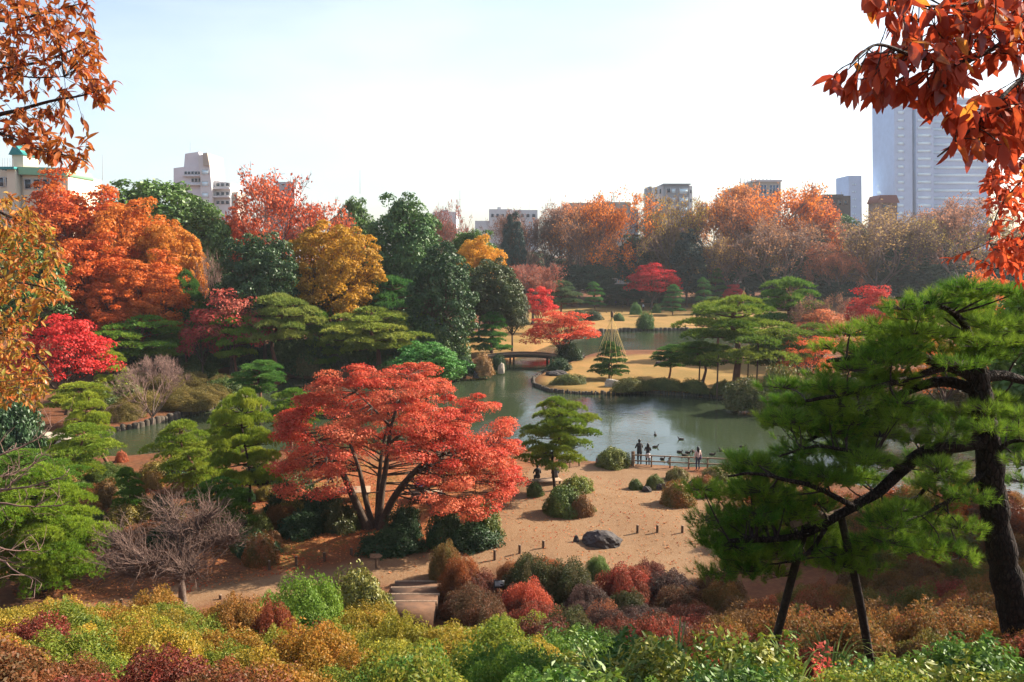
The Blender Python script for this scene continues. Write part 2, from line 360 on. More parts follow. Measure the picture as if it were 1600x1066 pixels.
def skeleton(b, c, r, fork=.25, r0=.02, K=6, base=(0, 0, 0), lean=0.0, bend=.12, m=0, top=None, stems=1):
    base = np.array(base, float)
    ang = np.arctan2(c[:, 1], c[:, 0]); order = np.argsort(ang + r.normal(size=len(c)) * .25)
    fk = np.array([lean, r.normal() * .02, fork])
    if stems == 1: tube(b, bez(base - np.array([0, 0, .02]), (base + fk) / 2 + r.normal(size=3) * np.array([bend, bend, 0]) * .3, fk, 7), np.linspace(r0 * 1.35, r0 * .8, 7), 8, m)
    P0, P1, R0, R1 = [], [], [], []
    for g in np.array_split(order, K):
        if len(g) == 0: continue
        mean = c[g].mean(0); tgt = fk + (mean - fk) * .72
        st = fk if stems == 1 else base + np.array([r.normal() * r0 * .6, r.normal() * r0 * .6, -.01])
        if stems == 1: st = base + (fk - base) * r.uniform(.75, 1.0)
        mid = (st + tgt) / 2 + np.array([0, 0, -.03]) + r.normal(size=3) * .03
        pl = bez(st, mid, tgt, 8); lr = np.linspace(r0 * .62, r0 * .25, 8); tube(b, pl, lr, 6, m)
        for i in g:
            j = r.integers(3, 8); s = pl[j]
            pm = (s + c[i]) / 2 + r.normal(size=3) * .02; pp = bez(s, pm, c[i], 4)
            rr = np.linspace(lr[j] * .6, r0 * .07, 4)
            for q in range(3): P0.append(pp[q]); P1.append(pp[q + 1]); R0.append(rr[q]); R1.append(rr[q + 1])
    sticks(b, P0, P1, np.array(R0), np.array(R1), m, 4)

PROTO = {}
def proto(kind, tb_, cb_, tm, cm):
    PROTO.setdefault(kind, []).append((tb_.mesh(kind + '_trunk', tm, True) if tb_ is not None else None, cb_.mesh(kind + '_crown', cm) if cb_ is not None else None))

def ell_clumps(r, n, cz, rz, rmin=.55, zmin=-.5, rad=(.11, .17), rx=.5, cone=0.0, lump=.12):
    d = nrm(r.normal(size=(n * 3, 3))); d = d[d[:, 2] > zmin][:n]
    q = r.uniform(rmin, 1, (len(d), 1)) ** .6
    ra = r.uniform(*rad, len(d))
    c = d * q * (np.array([rx, rx, rz]) - ra[:, None] * .75) 
    ph = r.uniform(0, 6.28, 4); az = np.arctan2(d[:, 1], d[:, 0])
    c *= (1 + lump * np.sin(2 * az + ph[0]) * np.cos(3 * d[:, 2] + ph[1]) + lump * .6 * np.sin(5 * az + ph[2]))[:, None]
    if cone: c[:, :2] *= (1 - cone * np.clip((c[:, 2] + rz) / (2 * rz), 0, 1))[:, None] * (1 + cone * .5)
    c[:, 2] += cz
    return c, ra
def mk_broad(kind, seed, n, per, L, Wd, cz=.58, rz=.42, rad=(.10, .17), fork=.28, cone=0., cm='gleaf', tm='bark', r0=.022, out=.8, up=.4, rmin=.6, lump=.12, jit=.55):
    r = np.random.default_rng(seed); c, ra = ell_clumps(r, n, cz, rz, rmin, -.75, rad, cone=cone, lump=lump)
    cb_, t_ = B(), B(); cen = np.array([0, 0, cz - .1]); clump_leaves(cb_, c, ra, per, r, L, Wd, cen, .8, out, up, jit=jit)
    # inner fill
    P = nrm(r.normal(size=(n * per // 8, 3))) * (r.random((n * per // 8, 1)) ** .5) * np.array([.36, .36, rz * .75]) * np.array([1, 1, 1]); P[:, 2] += cz
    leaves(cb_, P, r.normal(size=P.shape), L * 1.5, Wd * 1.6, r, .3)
    skeleton(t_, c, r, fork, r0); proto(kind, t_, cb_, M[tm], M[cm])
ASP = 1.8
mk_broad('broad', 11, 120, 150, .036, .021); mk_broad('broad', 12, 110, 170, .036, .021, rad=(.11, .2)); mk_broad('broad', 13, 150, 120, .034, .02, rad=(.08, .14), lump=.2)
mk_broad('autumn', 21, 230, 120, .028, .018, rad=(.07, .13), cm='leaf', lump=.16); mk_broad('autumn', 22, 210, 130, .028, .018, rad=(.07, .13), cm='leaf', lump=.2)
mk_broad('autumn', 23, 190, 130, .029, .018, rad=(.07, .12), cm='leaf', rmin=.7, lump=.18)
mk_broad('fir', 31, 140, 110, .034, .02, cz=.52, rz=.5, rad=(.07, .12), cone=.62, lump=.05)
mk_broad('fir', 32, 130, 110, .034, .02, cz=.52, rz=.5, rad=(.07, .13), cone=.5, lump=.08)

ASP = 1.0
def mk_maple(kind, seed, n, per, L, Wd, cz=.42, rz=.55, rad=(.09, .16), r0=.018, K=7, stems=1, fork=.22):
    r = np.random.default_rng(seed); c, ra = ell_clumps(r, n, cz, rz, .5, -.15, rad, lump=.14)
    cb_, t_ = B(), B(); clump_leaves(cb_, c, ra, per, r, L, Wd, np.array([0, 0, .3]), .38, .5, .3, hor=.45, jit=.5)
    skeleton(t_, c, r, fork, r0, K, stems=stems); proto(kind, t_, cb_, M['bark'], M['leaf'])
mk_maple('maple', 41, 120, 85, .026, .018); mk_maple('maple', 42, 100, 95, .026, .018, rad=(.08, .15)); mk_maple('airmaple', 43, 75, 60, .028, .019); mk_maple('airmaple', 44, 70, 65, .028, .019)

def mk_bare(kind, seed, levels=6, leaf=0, LL=.02, spread=.42, start=.24, r0=.02, first=5, upb=.28, tw=2, shape=.5, mat='twig', len0=.30, dec=.76):
    r = np.random.default_rng(seed); S = []; tips = []; mids = []
    def rec(p, d, l, rad, lev):
        e = p + d * l; S.append((p, e, rad, rad * .72)); 
        if lev >= levels - 2: mids.append(e)
        if lev >= levels: tips.append((e, d)); return
        for q in range(3 if (lev < 2 or r.random() < .45) else 2):
            nd_ = d + r.normal(size=3) * spread; nd_[2] += upb * .5; nd_ /= np.linalg.norm(nd_)
            rec(e, nd_, l * dec * r.uniform(.8, 1.12), rad * .66, lev + 1)
    for q in range(first):
        a = q * 2 * math.pi / first + r.random(); s = .55 + .35 * r.random()
        d = np.array([math.cos(a) * s, math.sin(a) * s, 1.0]); d /= np.linalg.norm(d)
        rec(np.array([0, 0, start * r.uniform(.75, 1)]), d, len0 * r.uniform(.8, 1.1), r0 * .6, 1)
    P0 = np.array([s[0] for s in S]); P1 = np.array([s[1] for s in S]); a0 = np.array([s[2] for s in S]); a1 = np.array([s[3] for s in S])
    te = np.array([t[0] for t in tips]); td = np.array([t[1] for t in tips])
    tp0 = np.repeat(te, tw, 0); tdir = nrm(np.repeat(td, tw, 0) + r.normal(size=tp0.shape) * .5 + np.array([0, 0, .15])); tp1 = tp0 + tdir * r.uniform(.02, .06, (len(tp0), 1))
    P0 = np.vstack([P0, tp0]); P1 = np.vstack([P1, tp1]); a0 = np.concatenate([a0, np.full(len(tp0), .0016)]); a1 = np.concatenate([a1, np.full(len(tp0), .0008)])
    a0 = np.maximum(a0, .0017); a1 = np.maximum(a1, .0009)
    # normalise to unit box
    ex = np.percentile(np.abs(P1[:, :2]), 94); top = np.percentile(P1[:, 2], 98); sc = np.array([.5 / ex, .5 / ex, 1 / top])
    P0 *= sc; P1 *= sc
    t_, cb_ = B(), B(); big = a0 > .006
    tube(t_, bez((0, 0, -.02), (.01, .01, start * .5 / top), (0, 0, start / top), 6), np.linspace(r0 * 1.25, r0 * .9, 6), 8)
    sticks(t_, P0[big], P1[big], a0[big], a1[big], 0, 5); sticks(cb_, P0[~big], P1[~big], a0[~big], a1[~big], 0, 3)
    if leaf:
        mids = np.array(mids) * sc; w = mids[r.integers(0, len(mids), leaf)] + r.normal(size=(leaf, 3)) * .022
        h = np.clip(w[:, 2], .01, 1); keep = r.random(leaf) < (.25 + .75 * h); w = w[keep]
        kn = .5 + .5 * np.sin(w[:, 0] * 9 + seed) * np.cos(w[:, 2] * 8 + w[:, 1] * 7); w = w[r.random(len(w)) < .25 + kn]
        leaves(cb_, w, r.normal(size=w.shape) + np.array([0, 0, .4]), LL, LL * .62, r, .5 + .3 * np.sin(w[:, 0] * 12), m=1)
    proto(kind, t_, cb_, M['gbark'], [M[mat], M['leaf']])
for s in (51, 52, 53): mk_bare('bare', s, levels=7, first=6, tw=3)
for s in (54, 55, 56): mk_bare('sparse', s, levels=7, first=6, leaf=17000, LL=.023)
mk_bare('tint', 57, levels=7, first=6, tw=3, leaf=7000, LL=.021); mk_bare('tint', 58, levels=7, first=6, tw=3, leaf=7000, LL=.021)
mk_bare('barebush', 59, levels=6, start=.06, len0=.2, r0=.014, first=7, spread=.3, tw=3)

def mk_pine(kind, seed, tiers, ntuft=120, nn=6, tl=.048, tw=.014, r0=.026, lean=.0, padr=.15, crook=.06, mt='rbark', flat=.3, spread=.55):
    """tiers: list of (z, radius, number of pads)"""
    r = np.random.default_rng(seed); t_, cb_ = B(), B()
    zt = tiers[-1][0]; npt = 9; zz = np.linspace(-.02, zt, npt); tx = lean * zz + crook * np.sin(zz * 7 + r.uniform(0, 6)) * zz; ty = crook * np.cos(zz * 6 + r.uniform(0, 6)) * zz
    tp = np.stack([tx - tx[0], ty - ty[0], zz], 1); tube(t_, tp, np.linspace(r0 * 1.2, r0 * .4, npt), 8)
    pc, pr = [], []
    for (z, rad, n) in tiers:
        a0 = r.uniform(0, 6.28)
        for q in range(n):
            a = a0 + q * 2 * math.pi / max(n, 1) + r.normal() * .25; rr = rad * r.uniform(.72, 1.05) if n > 1 else rad * .2
            base = np.array([np.interp(z, zz, tp[:, 0]), np.interp(z, zz, tp[:, 1]), z])
            c = base + np.array([math.cos(a) * rr, math.sin(a) * rr, r.normal() * .015 - .04 * rr])
            pc.append(c); pr.append(padr * r.uniform(.8, 1.2))
            s = base + np.array([0, 0, -.05 * r.uniform(.4, 1.4)]); mid = (s + c) / 2 + np.array([r.normal() * .03, r.normal() * .03, -.015 + r.normal() * .015])
            tube(t_, bez(s, mid, c - np.array([0, 0, .012]), 6), np.linspace(r0 * .42, r0 * .12, 6), 5)
            for w in range(4):
                e = c + np.array([math.cos(a + w * 1.6) * pr[-1] * .7, math.sin(a + w * 1.6) * pr[-1] * .7, 0]); tube(t_, bez(c - np.array([0, 0, .012]), (c + e) / 2, e, 3), [r0 * .1, r0 * .08, r0 * .04], 4, cap=False)
            if rr > padr * 1.7:
                c2 = s + (c - s) * .55 + np.array([r.normal() * .05, r.normal() * .05, .02]); pc.append(c2); pr.append(padr * .75)
    pc, pr = np.array(pc), np.array(pr); idx = np.repeat(np.arange(len(pc)), ntuft)
    a = r.uniform(0, 6.28, len(idx)); q = np.sqrt(r.random(len(idx))) * (1 + .18 * np.sin(3 * a + idx))
    P = pc[idx] + np.stack([np.cos(a) * q, np.sin(a) * q, (1 - q ** 2) * flat], 1) * pr[idx][:, None] + r.normal(size=(len(idx), 3)) * .006
    Dr = np.stack([np.cos(a) * q * .9, np.sin(a) * q * .9, np.ones_like(a) * .8], 1)
    needles(cb_, P, Dr, nn, tl, tw, spread, r, r.random(len(pc))[idx])
    proto(kind, t_, cb_, M[mt], M['needle'])
mk_pine('upine', 61, [(.52, .40, 6), (.68, .42, 7), (.82, .34, 6), (.92, .18, 4), (.96, .0, 1)], crook=.12)
mk_pine('upine', 62, [(.45, .36, 5), (.60, .44, 7), (.76, .38, 7), (.88, .24, 5), (.96, .05, 1)], lean=.1)
mk_pine('upine', 63, [(.40, .30, 4), (.58, .42, 6), (.74, .42, 7), (.86, .30, 6), (.95, .10, 3)], lean=-.12)
mk_pine('tpine', 64, [(.18, .42, 6), (.34, .40, 6), (.50, .34, 6), (.66, .26, 5), (.80, .18, 4), (.90, .09, 3), (.96, 0, 1)], r0=.022)
mk_pine('tpine', 65, [(.24, .40, 5), (.40, .38, 6), (.58, .30, 5), (.74, .24, 4), (.87, .14, 3), (.95, 0, 1)], r0=.022, lean=.08)
mk_pine('opine', 66, [(.38, .40, 4), (.56, .40, 5), (.72, .32, 4), (.85, .22, 4), (.94, .04, 1)], ntuft=170, nn=8, tl=.04, tw=.009, padr=.165, crook=.14)
mk_pine('opine', 67, [(.34, .38, 4), (.50, .42, 5), (.68, .36, 5), (.82, .24, 4), (.93, .06, 2)], ntuft=170, nn=8, tl=.04, tw=.009, padr=.165, lean=.22, crook=.1)
mk_pine('fpine', 68, [(.33, .36, 4), (.47, .40, 5), (.62, .40, 6), (.76, .32, 5), (.87, .2, 4), (.94, .03, 1)], ntuft=230, nn=10, tl=.032, tw=.0055, padr=.15, crook=.1, r0=.018, mt='dbark', spread=.5)
mk_pine('fpine', 69, [(.14, .36, 5), (.28, .44, 6), (.42, .44, 7), (.56, .40, 6), (.70, .32, 6), (.82, .22, 4), (.93, .05, 2)], ntuft=230, nn=10, tl=.032, tw=.006, padr=.15, crook=.08, r0=.018, mt='dbark', flat=.45, spread=.6)

def mk_bush(kind, seed, n, L, Wd, flat=.0, lump=.06, cm='gleaf', loose=.03, jit=.5, stemn=7, top=1.0):
    r = np.random.default_rng(seed); cb_, t_ = B(), B()
    d = nrm(r.normal(size=(n, 3))); d[:, 2] = np.abs(d[:, 2]) * 1.0 - .12 * (r.random(n) < .3)
    az = np.arctan2(d[:, 1], d[:, 0]); ph = r.uniform(0, 6.28, 5)
    bump = 1 + lump * (np.sin(3 * az + 4 * d[:, 2] + ph[0]) + .8 * np.sin(5 * az - 6 * d[:, 2] + ph[1]) + .6 * np.sin(9 * az + 8 * d[:, 2] + ph[2]))
    q = bump * (1 - np.abs(r.normal(size=n)) * loose * 2.2)
    P = d * q[:, None] * np.array([.47, .47, .94]); P[:, 2] = np.maximum(P[:, 2], .02)
    kk = .5 + .25 * np.sin(4 * az + ph[3]) + .25 * np.sin(7 * d[:, 2] + 3 * az + ph[4])
    leaves(cb_, P, d * np.array([1, 1, .7]) + r.normal(size=P.shape) * jit, L, Wd, r, np.clip(kk + r.normal(size=n) * .12, 0, 1))
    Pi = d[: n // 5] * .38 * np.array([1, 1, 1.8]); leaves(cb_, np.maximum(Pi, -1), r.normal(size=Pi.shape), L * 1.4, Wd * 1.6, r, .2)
    for q in range(stemn):
        a = q * 6.28 / stemn; e = np.array([math.cos(a) * .25, math.sin(a) * .25, .55]); tube(t_, bez((math.cos(a) * .03, math.sin(a) * .03, -.04), e * np.array([.3, .3, .5]), e, 5), np.linspace(.014, .005, 5), 5)
    proto(kind, t_, cb_, M['bark'], M[cm])
ASP = .62
for s in (71, 72, 73): mk_bush('dome', s, 8000, .04, .024, lump=.085, loose=.045)
for s in (74, 75): mk_bush('rough', s, 6500, .048, .028, lump=.13, loose=.09, jit=.8)
for s in (76, 77, 78, 79): mk_bush('azalea', s, 21000, .026, .0135, lump=.085, loose=.06, jit=.75, cm='leaf')
for s in (80, 81): mk_bush('bigleaf', s, 8000, .050, .021, lump=.10, loose=.08, jit=.8)

ASP = 1.0
# ------------------------------------------------------------------ planting
CNT = {}
def plant(kind, name, label, cat, px, base, ytop, wpx, c1, c2=None, group=None, rz=None, dw=1.0, var=None, zb=None):
    """base: pixel row of the foot (>=300) or ('d', metres)"""
    if isinstance(base, tuple):
        D = base[1]; g = W(px, 533, D); x, y = g.x, D
    else:
        g = G(px, base); x, y = g.x, g.y
    z = float(tz(x, y)) if zb is None else zb
    h = max(W(px, ytop, y).z - z, .3); w = wpx / F * depth((x, y, z + h * .5))
    return plant_at(kind, name, label, cat, (x, y, z), w, h, c1, c2, group, rz, dw, var)
def plant_at(kind, name, label, cat, loc, w, h, c1, c2=None, group=None, rz=None, dw=1.0, var=None, wd=None):
    n = CNT.get(kind, 0); CNT[kind] = n + 1
    pr = PROTO[kind]; tm_, cm_ = pr[(n if var is None else var) % len(pr)]
    root = thing(name, label, cat, loc, 0, group)
    rot = random.uniform(0, 6.28) if rz is None else rz
    for nm, me in (('trunk', tm_), ('crown', cm_)):
        if me is None: continue
        o = ob(nm if cat == 'tree' else {'trunk': 'stem', 'crown': 'foliage'}[nm], me, root)
        o.scale = (w, w * dw, h); o.rotation_euler = (0, 0, rot)
        if nm == 'crown': o['c1'] = list(c1); o['c2'] = list(c2 if c2 else c1)
    return root

# palettes (base colours)
RED = ((.50, .035, .03), (.62, .085, .06)); ORANGE = ((.60, .12, .02), (.66, .24, .03)); GOLD = ((.50, .22, .02), (.42, .20, .03))
GREEN = ((.05, .11, .018), (.10, .18, .028)); DGREEN = ((.025, .062, .02), (.055, .105, .028)); LGREEN = ((.06, .16, .03), (.12, .22, .04)); OLIVE = ((.07, .085, .02), (.11, .12, .03))
PINE = ((.08, .18, .02), (.20, .28, .03)); YPINE = ((.19, .26, .025), (.35, .37, .04)); DPINE = ((.045, .125, .025), (.10, .19, .035))
BRN = ((.20, .115, .09), (.24, .12, .08))

d_ = lambda m: ('d', m)
T = 'tree'
# ---- wood on the left behind the pond
plant('autumn', 'autumn_tree', 'tall red topped orange tree below the green-roofed building', T, 128, d_(110), 268, 185, (.50, .07, .02), (.62, .17, .025), var=0, rz=.4)
plant('autumn', 'autumn_tree', 'tall rust orange tree beside the red topped orange tree', T, 215, d_(108), 296, 160, (.58, .14, .02), (.60, .20, .03), var=1)
plant('autumn', 'autumn_tree', 'golden orange tree on the flank of the rust orange tree', T, 275, d_(105), 335, 105, (.55, .17, .02), (.56, .24, .03), var=2)
plant('autumn', 'autumn_tree', 'bright orange round crown in front of the red topped orange tree', T, 150, d_(101), 352, 170, (.62, .11, .02), (.62, .15, .03), var=1, rz=2)
plant('autumn', 'autumn_tree', 'lower bright orange crown beside the purple brown leafless tree', T, 238, d_(99), 392, 130, (.62, .13, .02), (.60, .17, .03), var=0, rz=4)
plant('autumn', 'autumn_tree', 'lowest orange crown hanging above the wide green pine', T, 185, d_(97), 430, 120, (.62, .12, .02), (.60, .13, .03), var=2, rz=1)
plant('broad', 'evergreen_tree', 'broad green evergreen dome below the white stepped building', T, 255, d_(124), 258, 205, *GREEN)
plant('broad', 'evergreen_tree', 'smaller green evergreen shoulder beside the broad green dome', T, 325, d_(118), 302, 95, *GREEN)
plant('maple', 'maple_tree', 'crimson maple at the stone slab bridge', T, 102, 650, 472, 160, (.48, .02, .02), (.58, .05, .04))
plant('barebush', 'bare_tree', 'purple brown leafless bushy tree beside the orange tree', T, 338, d_(107), 398, 95, *BRN)
plant('broad', 'evergreen_tree', 'very dark glossy round evergreen beside the golden olive tree', T, 412, d_(99), 346, 125, *DGREEN)
plant('sparse', 'autumn_tree', 'thin red orange tree with branches showing against the sky', T, 455, d_(128), 287, 205, (.55, .09, .04), (.62, .15, .05), var=0)
plant('autumn', 'autumn_tree', 'small red orange tree beside the green dome, under the stepped building', T, 385, d_(122), 325, 80, (.55, .09, .03), (.55, .12, .04))
plant('autumn', 'autumn_tree', 'golden olive round tree between the dark evergreens', T, 520, d_(106), 336, 160, (.50, .25, .02), (.36, .20, .025), var=2)
plant('broad', 'evergreen_tree', 'narrow green treetop behind the thin red orange tree', T, 556, d_(133), 290, 72, *GREEN)
plant('broad', 'evergreen_tree', 'tall rounded green evergreen rising above the golden olive tree', T, 632, d_(126), 291, 128, (.035, .10, .02), (.08, .16, .03))
plant('fir', 'evergreen_tree', 'dark glossy pyramid shaped evergreen at the edge of the lawn', T, 692, d_(103), 362, 125, (.024, .06, .02), (.055, .105, .03), var=0)
plant('broad', 'evergreen_tree', 'olive dark evergreen leaning over the lawn beside the pyramid evergreen', T, 768, d_(118), 392, 108, (.035, .06, .018), (.075, .09, .025))
plant('broad', 'evergreen_tree', 'round green treetop behind the golden tree', T, 738, d_(140), 345, 100, *GREEN)
plant('autumn', 'autumn_tree', 'golden yellow tree in front of the round green treetop', T, 748, d_(132), 358, 88, (.58, .26, .025), (.62, .32, .04), var=1)
plant('broad', 'evergreen_tree', 'grey green low evergreen at the corner of the far lawn', T, 800, d_(120), 442, 62, (.06, .075, .035), (.10, .11, .05))
plant('sparse', 'autumn_tree', 'dull pink brown tree beyond the corner of the far lawn', T, 832, d_(168), 415, 92, (.33, .10, .07), (.38, .13, .08))
plant('maple', 'maple_tree', 'scarlet maple at the corner of the far lawn', T, 842, d_(150), 440, 62, (.62, .06, .04), (.6, .03, .03))
plant('upine', 'pine_tree', 'grey green pine behind the scarlet maple at the lawn corner', T, 876, d_(172), 440, 66, (.06, .10, .05), (.11, .15, .07))
plant('tint', 'bare_tree', 'pinkish leafless treetop behind the tall rounded evergreen', T, 700, d_(165), 328, 70, (.4, .1, .07), (.4, .12, .08))
plant('airmaple', 'maple_tree', 'thin pinkish red maple with pale branches among the pines', T, 362, d_(94), 432, 150, (.46, .055, .045), (.36, .12, .07), var=0)
plant('airmaple', 'maple_tree', 'low faded red maple beside the purple brown leafless tree', T, 315, d_(93), 470, 75, (.48, .05, .045), (.4, .1, .07), var=1)
plant('broad', 'evergreen_tree', 'green evergreen behind the near brown leaved tree', T, 25, d_(92), 340, 170, *GREEN)
for x, D, yt, w in ((-60, 96, 330, 170), (60, 100, 400, 150), (300, 118, 380, 150), (470, 116, 400, 140), (600, 122, 420, 130), (680, 128, 400, 120), (760, 150, 420, 110), (380, 104, 420, 120)):
    plant('broad', 'evergreen_tree', 'dark evergreen filling the wood behind the pond', T, x, d_(D), yt, w, *DGREEN, group='dark evergreens filling the wood')
# ---- pines on the left bank
for a in (
    ('upine', 240, 592, 497, 150, PINE, 'wide green pine spreading in tiers below the orange tree'),
    ('upine', 372, 594, 488, 80, PINE, 'dark green pine with a bare reddish trunk beside the path'),
    ('upine', 432, 590, 463, 125, ((.14, .20, .035), (.27, .29, .06)), 'pale green pine with two-toned crown over a reddish trunk'),
    ('tpine', 502, 582, 489, 52, PINE, 'slim upright pine beside the pale green pine'),
    ('upine', 592, 585, 483, 150, ((.16, .22, .03), (.30, .31, .05)), 'broad yellow green pine spreading above the path'),
    ('upine', 506, d_(108), 433, 110, PINE, 'dark pine mound in front of the golden olive tree'),
    ('upine', 608, d_(109), 436, 108, ((.04, .13, .03), (.08, .18, .04)), 'bluish green layered pine beside the pyramid evergreen'),
    ('tpine', 728, 548, 484, 42, PINE, 'small pine with a short brown trunk near the earth bridge'),
    ('tpine', 768, 556, 488, 62, ((.05, .17, .03), (.11, .23, .04)), 'bright green tiered pine at the foot of the earth bridge'),
    ('upine', 290, d_(100), 428, 60, DPINE, 'small dark pine under the edge of the orange tree'),
    ('tpine', 178, 622, 545, 60, YPINE, 'yellow green pine beside the crimson maple'),
    ('upine', 405, 640, 566, 85, ((.06, .17, .03), (.12, .22, .04)), 'fresh green low pine on the pond bank behind the big red maple'),
    ('opine', 138, 746, 612, 88, YPINE, 'yellow green pine with a propped leaning reddish trunk by the channel'),
    ('opine', 315, 792, 655, 110, ((.13, .21, .02), (.30, .33, .04)), 'twisted yellow green pine with dark trunk on the near bank'),
    ('fpine', 390, 815, 606, 115, ((.13, .21, .02), (.34, .36, .04)), 'tall yellow green pine with dark slanting trunk beside the big red maple'),
    ('tpine', 203, 806, 732, 52, ((.08, .18, .02), (.14, .22, .03)), 'very small bright pine standing on the red soil'),
    ('fpine', 70, 925, 730, 190, ((.12, .23, .02), (.27, .34, .03)), 'large soft green pine on the near bank beside the leafless plum tree'),
    ('upine', 120, 668, 600, 90, YPINE, 'bright yellow green pine under the crimson maple'),
    ('opine', 60, 800, 700, 130, ((.09, .19, .02), (.17, .26, .03)), 'spreading pine behind the large soft green pine'),
    ('upine', 455, 700, 610, 90, ((.08, .17, .02), (.2, .27, .03)), 'yellow green pine hidden behind the flank of the big red maple'),
    ('tpine', 545, 562, 470, 70, PINE, 'dark tiered pine between the pale pines'),
    ('upine', 470, 562, 450, 90, ((.07, .17, .03), (.15, .24, .04)), 'dark spreading pine behind the slim upright pine'),
    ('upine', 655, 572, 490, 90, PINE, 'green pine below the pyramid evergreen'),
    ('upine', 330, 575, 470, 90, PINE, 'mid green pine between the orange tree and the path'),
    ('opine', 100, 770, 668, 120, ((.12, .21, .02), (.25, .30, .03)), 'bright pine with a short trunk on the golden hedge bank'),
    ('opine', 355, 760, 640, 95, ((.13, .21, .02), (.28, .32, .03)), 'green pine between the twisted pine and the tall yellow green pine'),
    ('fpine', 350, 845, 745, 110, ((.05, .13, .02), (.10, .18, .025)), 'shaded low pine under the tall yellow green pine'),
    ('opine', 20, 860, 742, 150, ((.11, .21, .02), (.24, .31, .03)), 'dense green pine at the edge of the near bank'),
    ('upine', 270, 575, 515, 110, PINE, 'flat green pine below the lowest orange crown'),
    ('upine', 1228, 562, 438, 118, ((.06, .15, .025), (.15, .23, .035)), 'flat topped pine behind the wide propped island pine'),
    ('upine', 1120, 560, 468, 80, ((.08, .12, .03), (.14, .17, .04)), 'pale olive low pine behind the wide island pine'),
    ('tpine', 952, 592, 535, 58, ((.05, .11, .03), (.10, .16, .04)), 'small round pine under the straw rope cone on the island'),
    ('upine', 1045, 592, 540, 62, DPINE, 'small dark pine on the island beside the wide propped pine'),
    ('tpine', 930, 486, 440, 34, ((.045, .15, .03), (.09, .2, .05)), 'bright green pine in the middle of the far lawn'),
    ('upine', 1000, 474, 423, 48, ((.05, .10, .03), (.10, .15, .05)), 'rounded tall pine in front of the far crimson maple'),
    ('upine', 1030, 474, 428, 36, DPINE, 'dull green pine under the far crimson maple'),
    ('tpine', 1051, 493, 446, 38, ((.04, .13, .03), (.08, .17, .05)), 'upright pine with a bare foot on the far lawn'),
    ('tpine', 1099, 491, 433, 30, ((.04, .13, .03), (.08, .17, .05)), 'tall tiered pine at the edge of the far lawn'),
    ('tpine', 1118, 480, 420, 38, DPINE, 'dim tiered pine at the wood edge behind the far lawn'),
): plant(a[0], 'pine_tree', a[6], T, a[1], a[2], a[3], a[4], *a[5])
plant('upine', 'pine_tree', 'grey green low pine at the back of the far lawn', T, 880, 480, 448, 50, (.06, .11, .05), (.1, .15, .07))
plant('opine', 'pine_tree', 'wide propped pine spreading over the island bank', T, 1150, 606, 462, 200, (.08, .15, .02), (.24, .28, .035), var=0, rz=.3)
plant('upine', 'pine_tree', 'low pine tucked under the left side of the wide propped pine', T, 1098, 602, 535, 85, (.06, .13, .02), (.14, .2, .03))
plant('upine', 'pine_tree', 'low pine tucked under the right side of the wide propped pine', T, 1205, 604, 520, 90, (.07, .13, .02), (.16, .2, .03))
plant('opine', 'pine_tree', 'olive pine on the island behind the large yellow green bush', T, 1245, 590, 505, 90, (.09, .14, .02), (.18, .21, .035))
# pine in the middle of the path
plant('fpine', 'pine_tree', 'yellow green pine with cloud pads beside the bench at the path', T, 867, 770, 618, 122, (.11, .19, .02), (.26, .30, .035), var=0, rz=.6)
# ---- island and right bank
plant('maple', 'maple_tree', 'orange red maple leaning over the end of the earth bridge', T, 878, 562, 478, 132, (.62, .075, .035), (.60, .13, .06), var=1)
plant('broad', 'evergreen_tree', 'bright green leafy tree on the bank behind the big red maple', T, 668, 628, 527, 125, (.045, .17, .025), (.10, .24, .04))
plant('maple', 'maple_tree', 'dark red maple behind the flat topped pine', T, 1362, d_(112), 434, 118, (.46, .03, .03), (.48, .08, .05))
plant('airmaple', 'maple_tree', 'thin orange maple beside the flat topped pine', T, 1285, d_(102), 470, 120, (.55, .14, .06), (.45, .20, .09), var=0)
plant('airmaple', 'maple_tree', 'low orange red maple on the bank beyond the near pine', T, 1262, d_(86), 515, 110, (.66, .11, .04), (.58, .16, .05), var=1)
for x, D, yt, w in ((1400, 80, 470, 150), (1480, 70, 520, 170), (1560, 62, 450, 160), (1540, 90, 400, 130)):
    plant('airmaple', 'maple_tree', 'orange maple glimpsed behind the near pine', T, x, d_(D), yt, w, (.64, .15, .04), (.55, .2, .06), group='orange maples behind the near pine')
plant('tint', 'bare_tree', 'grey leafless tree beside the flat topped pine', T, 1270, d_(106), 462, 90, (.3, .15, .08), (.3, .15, .08))
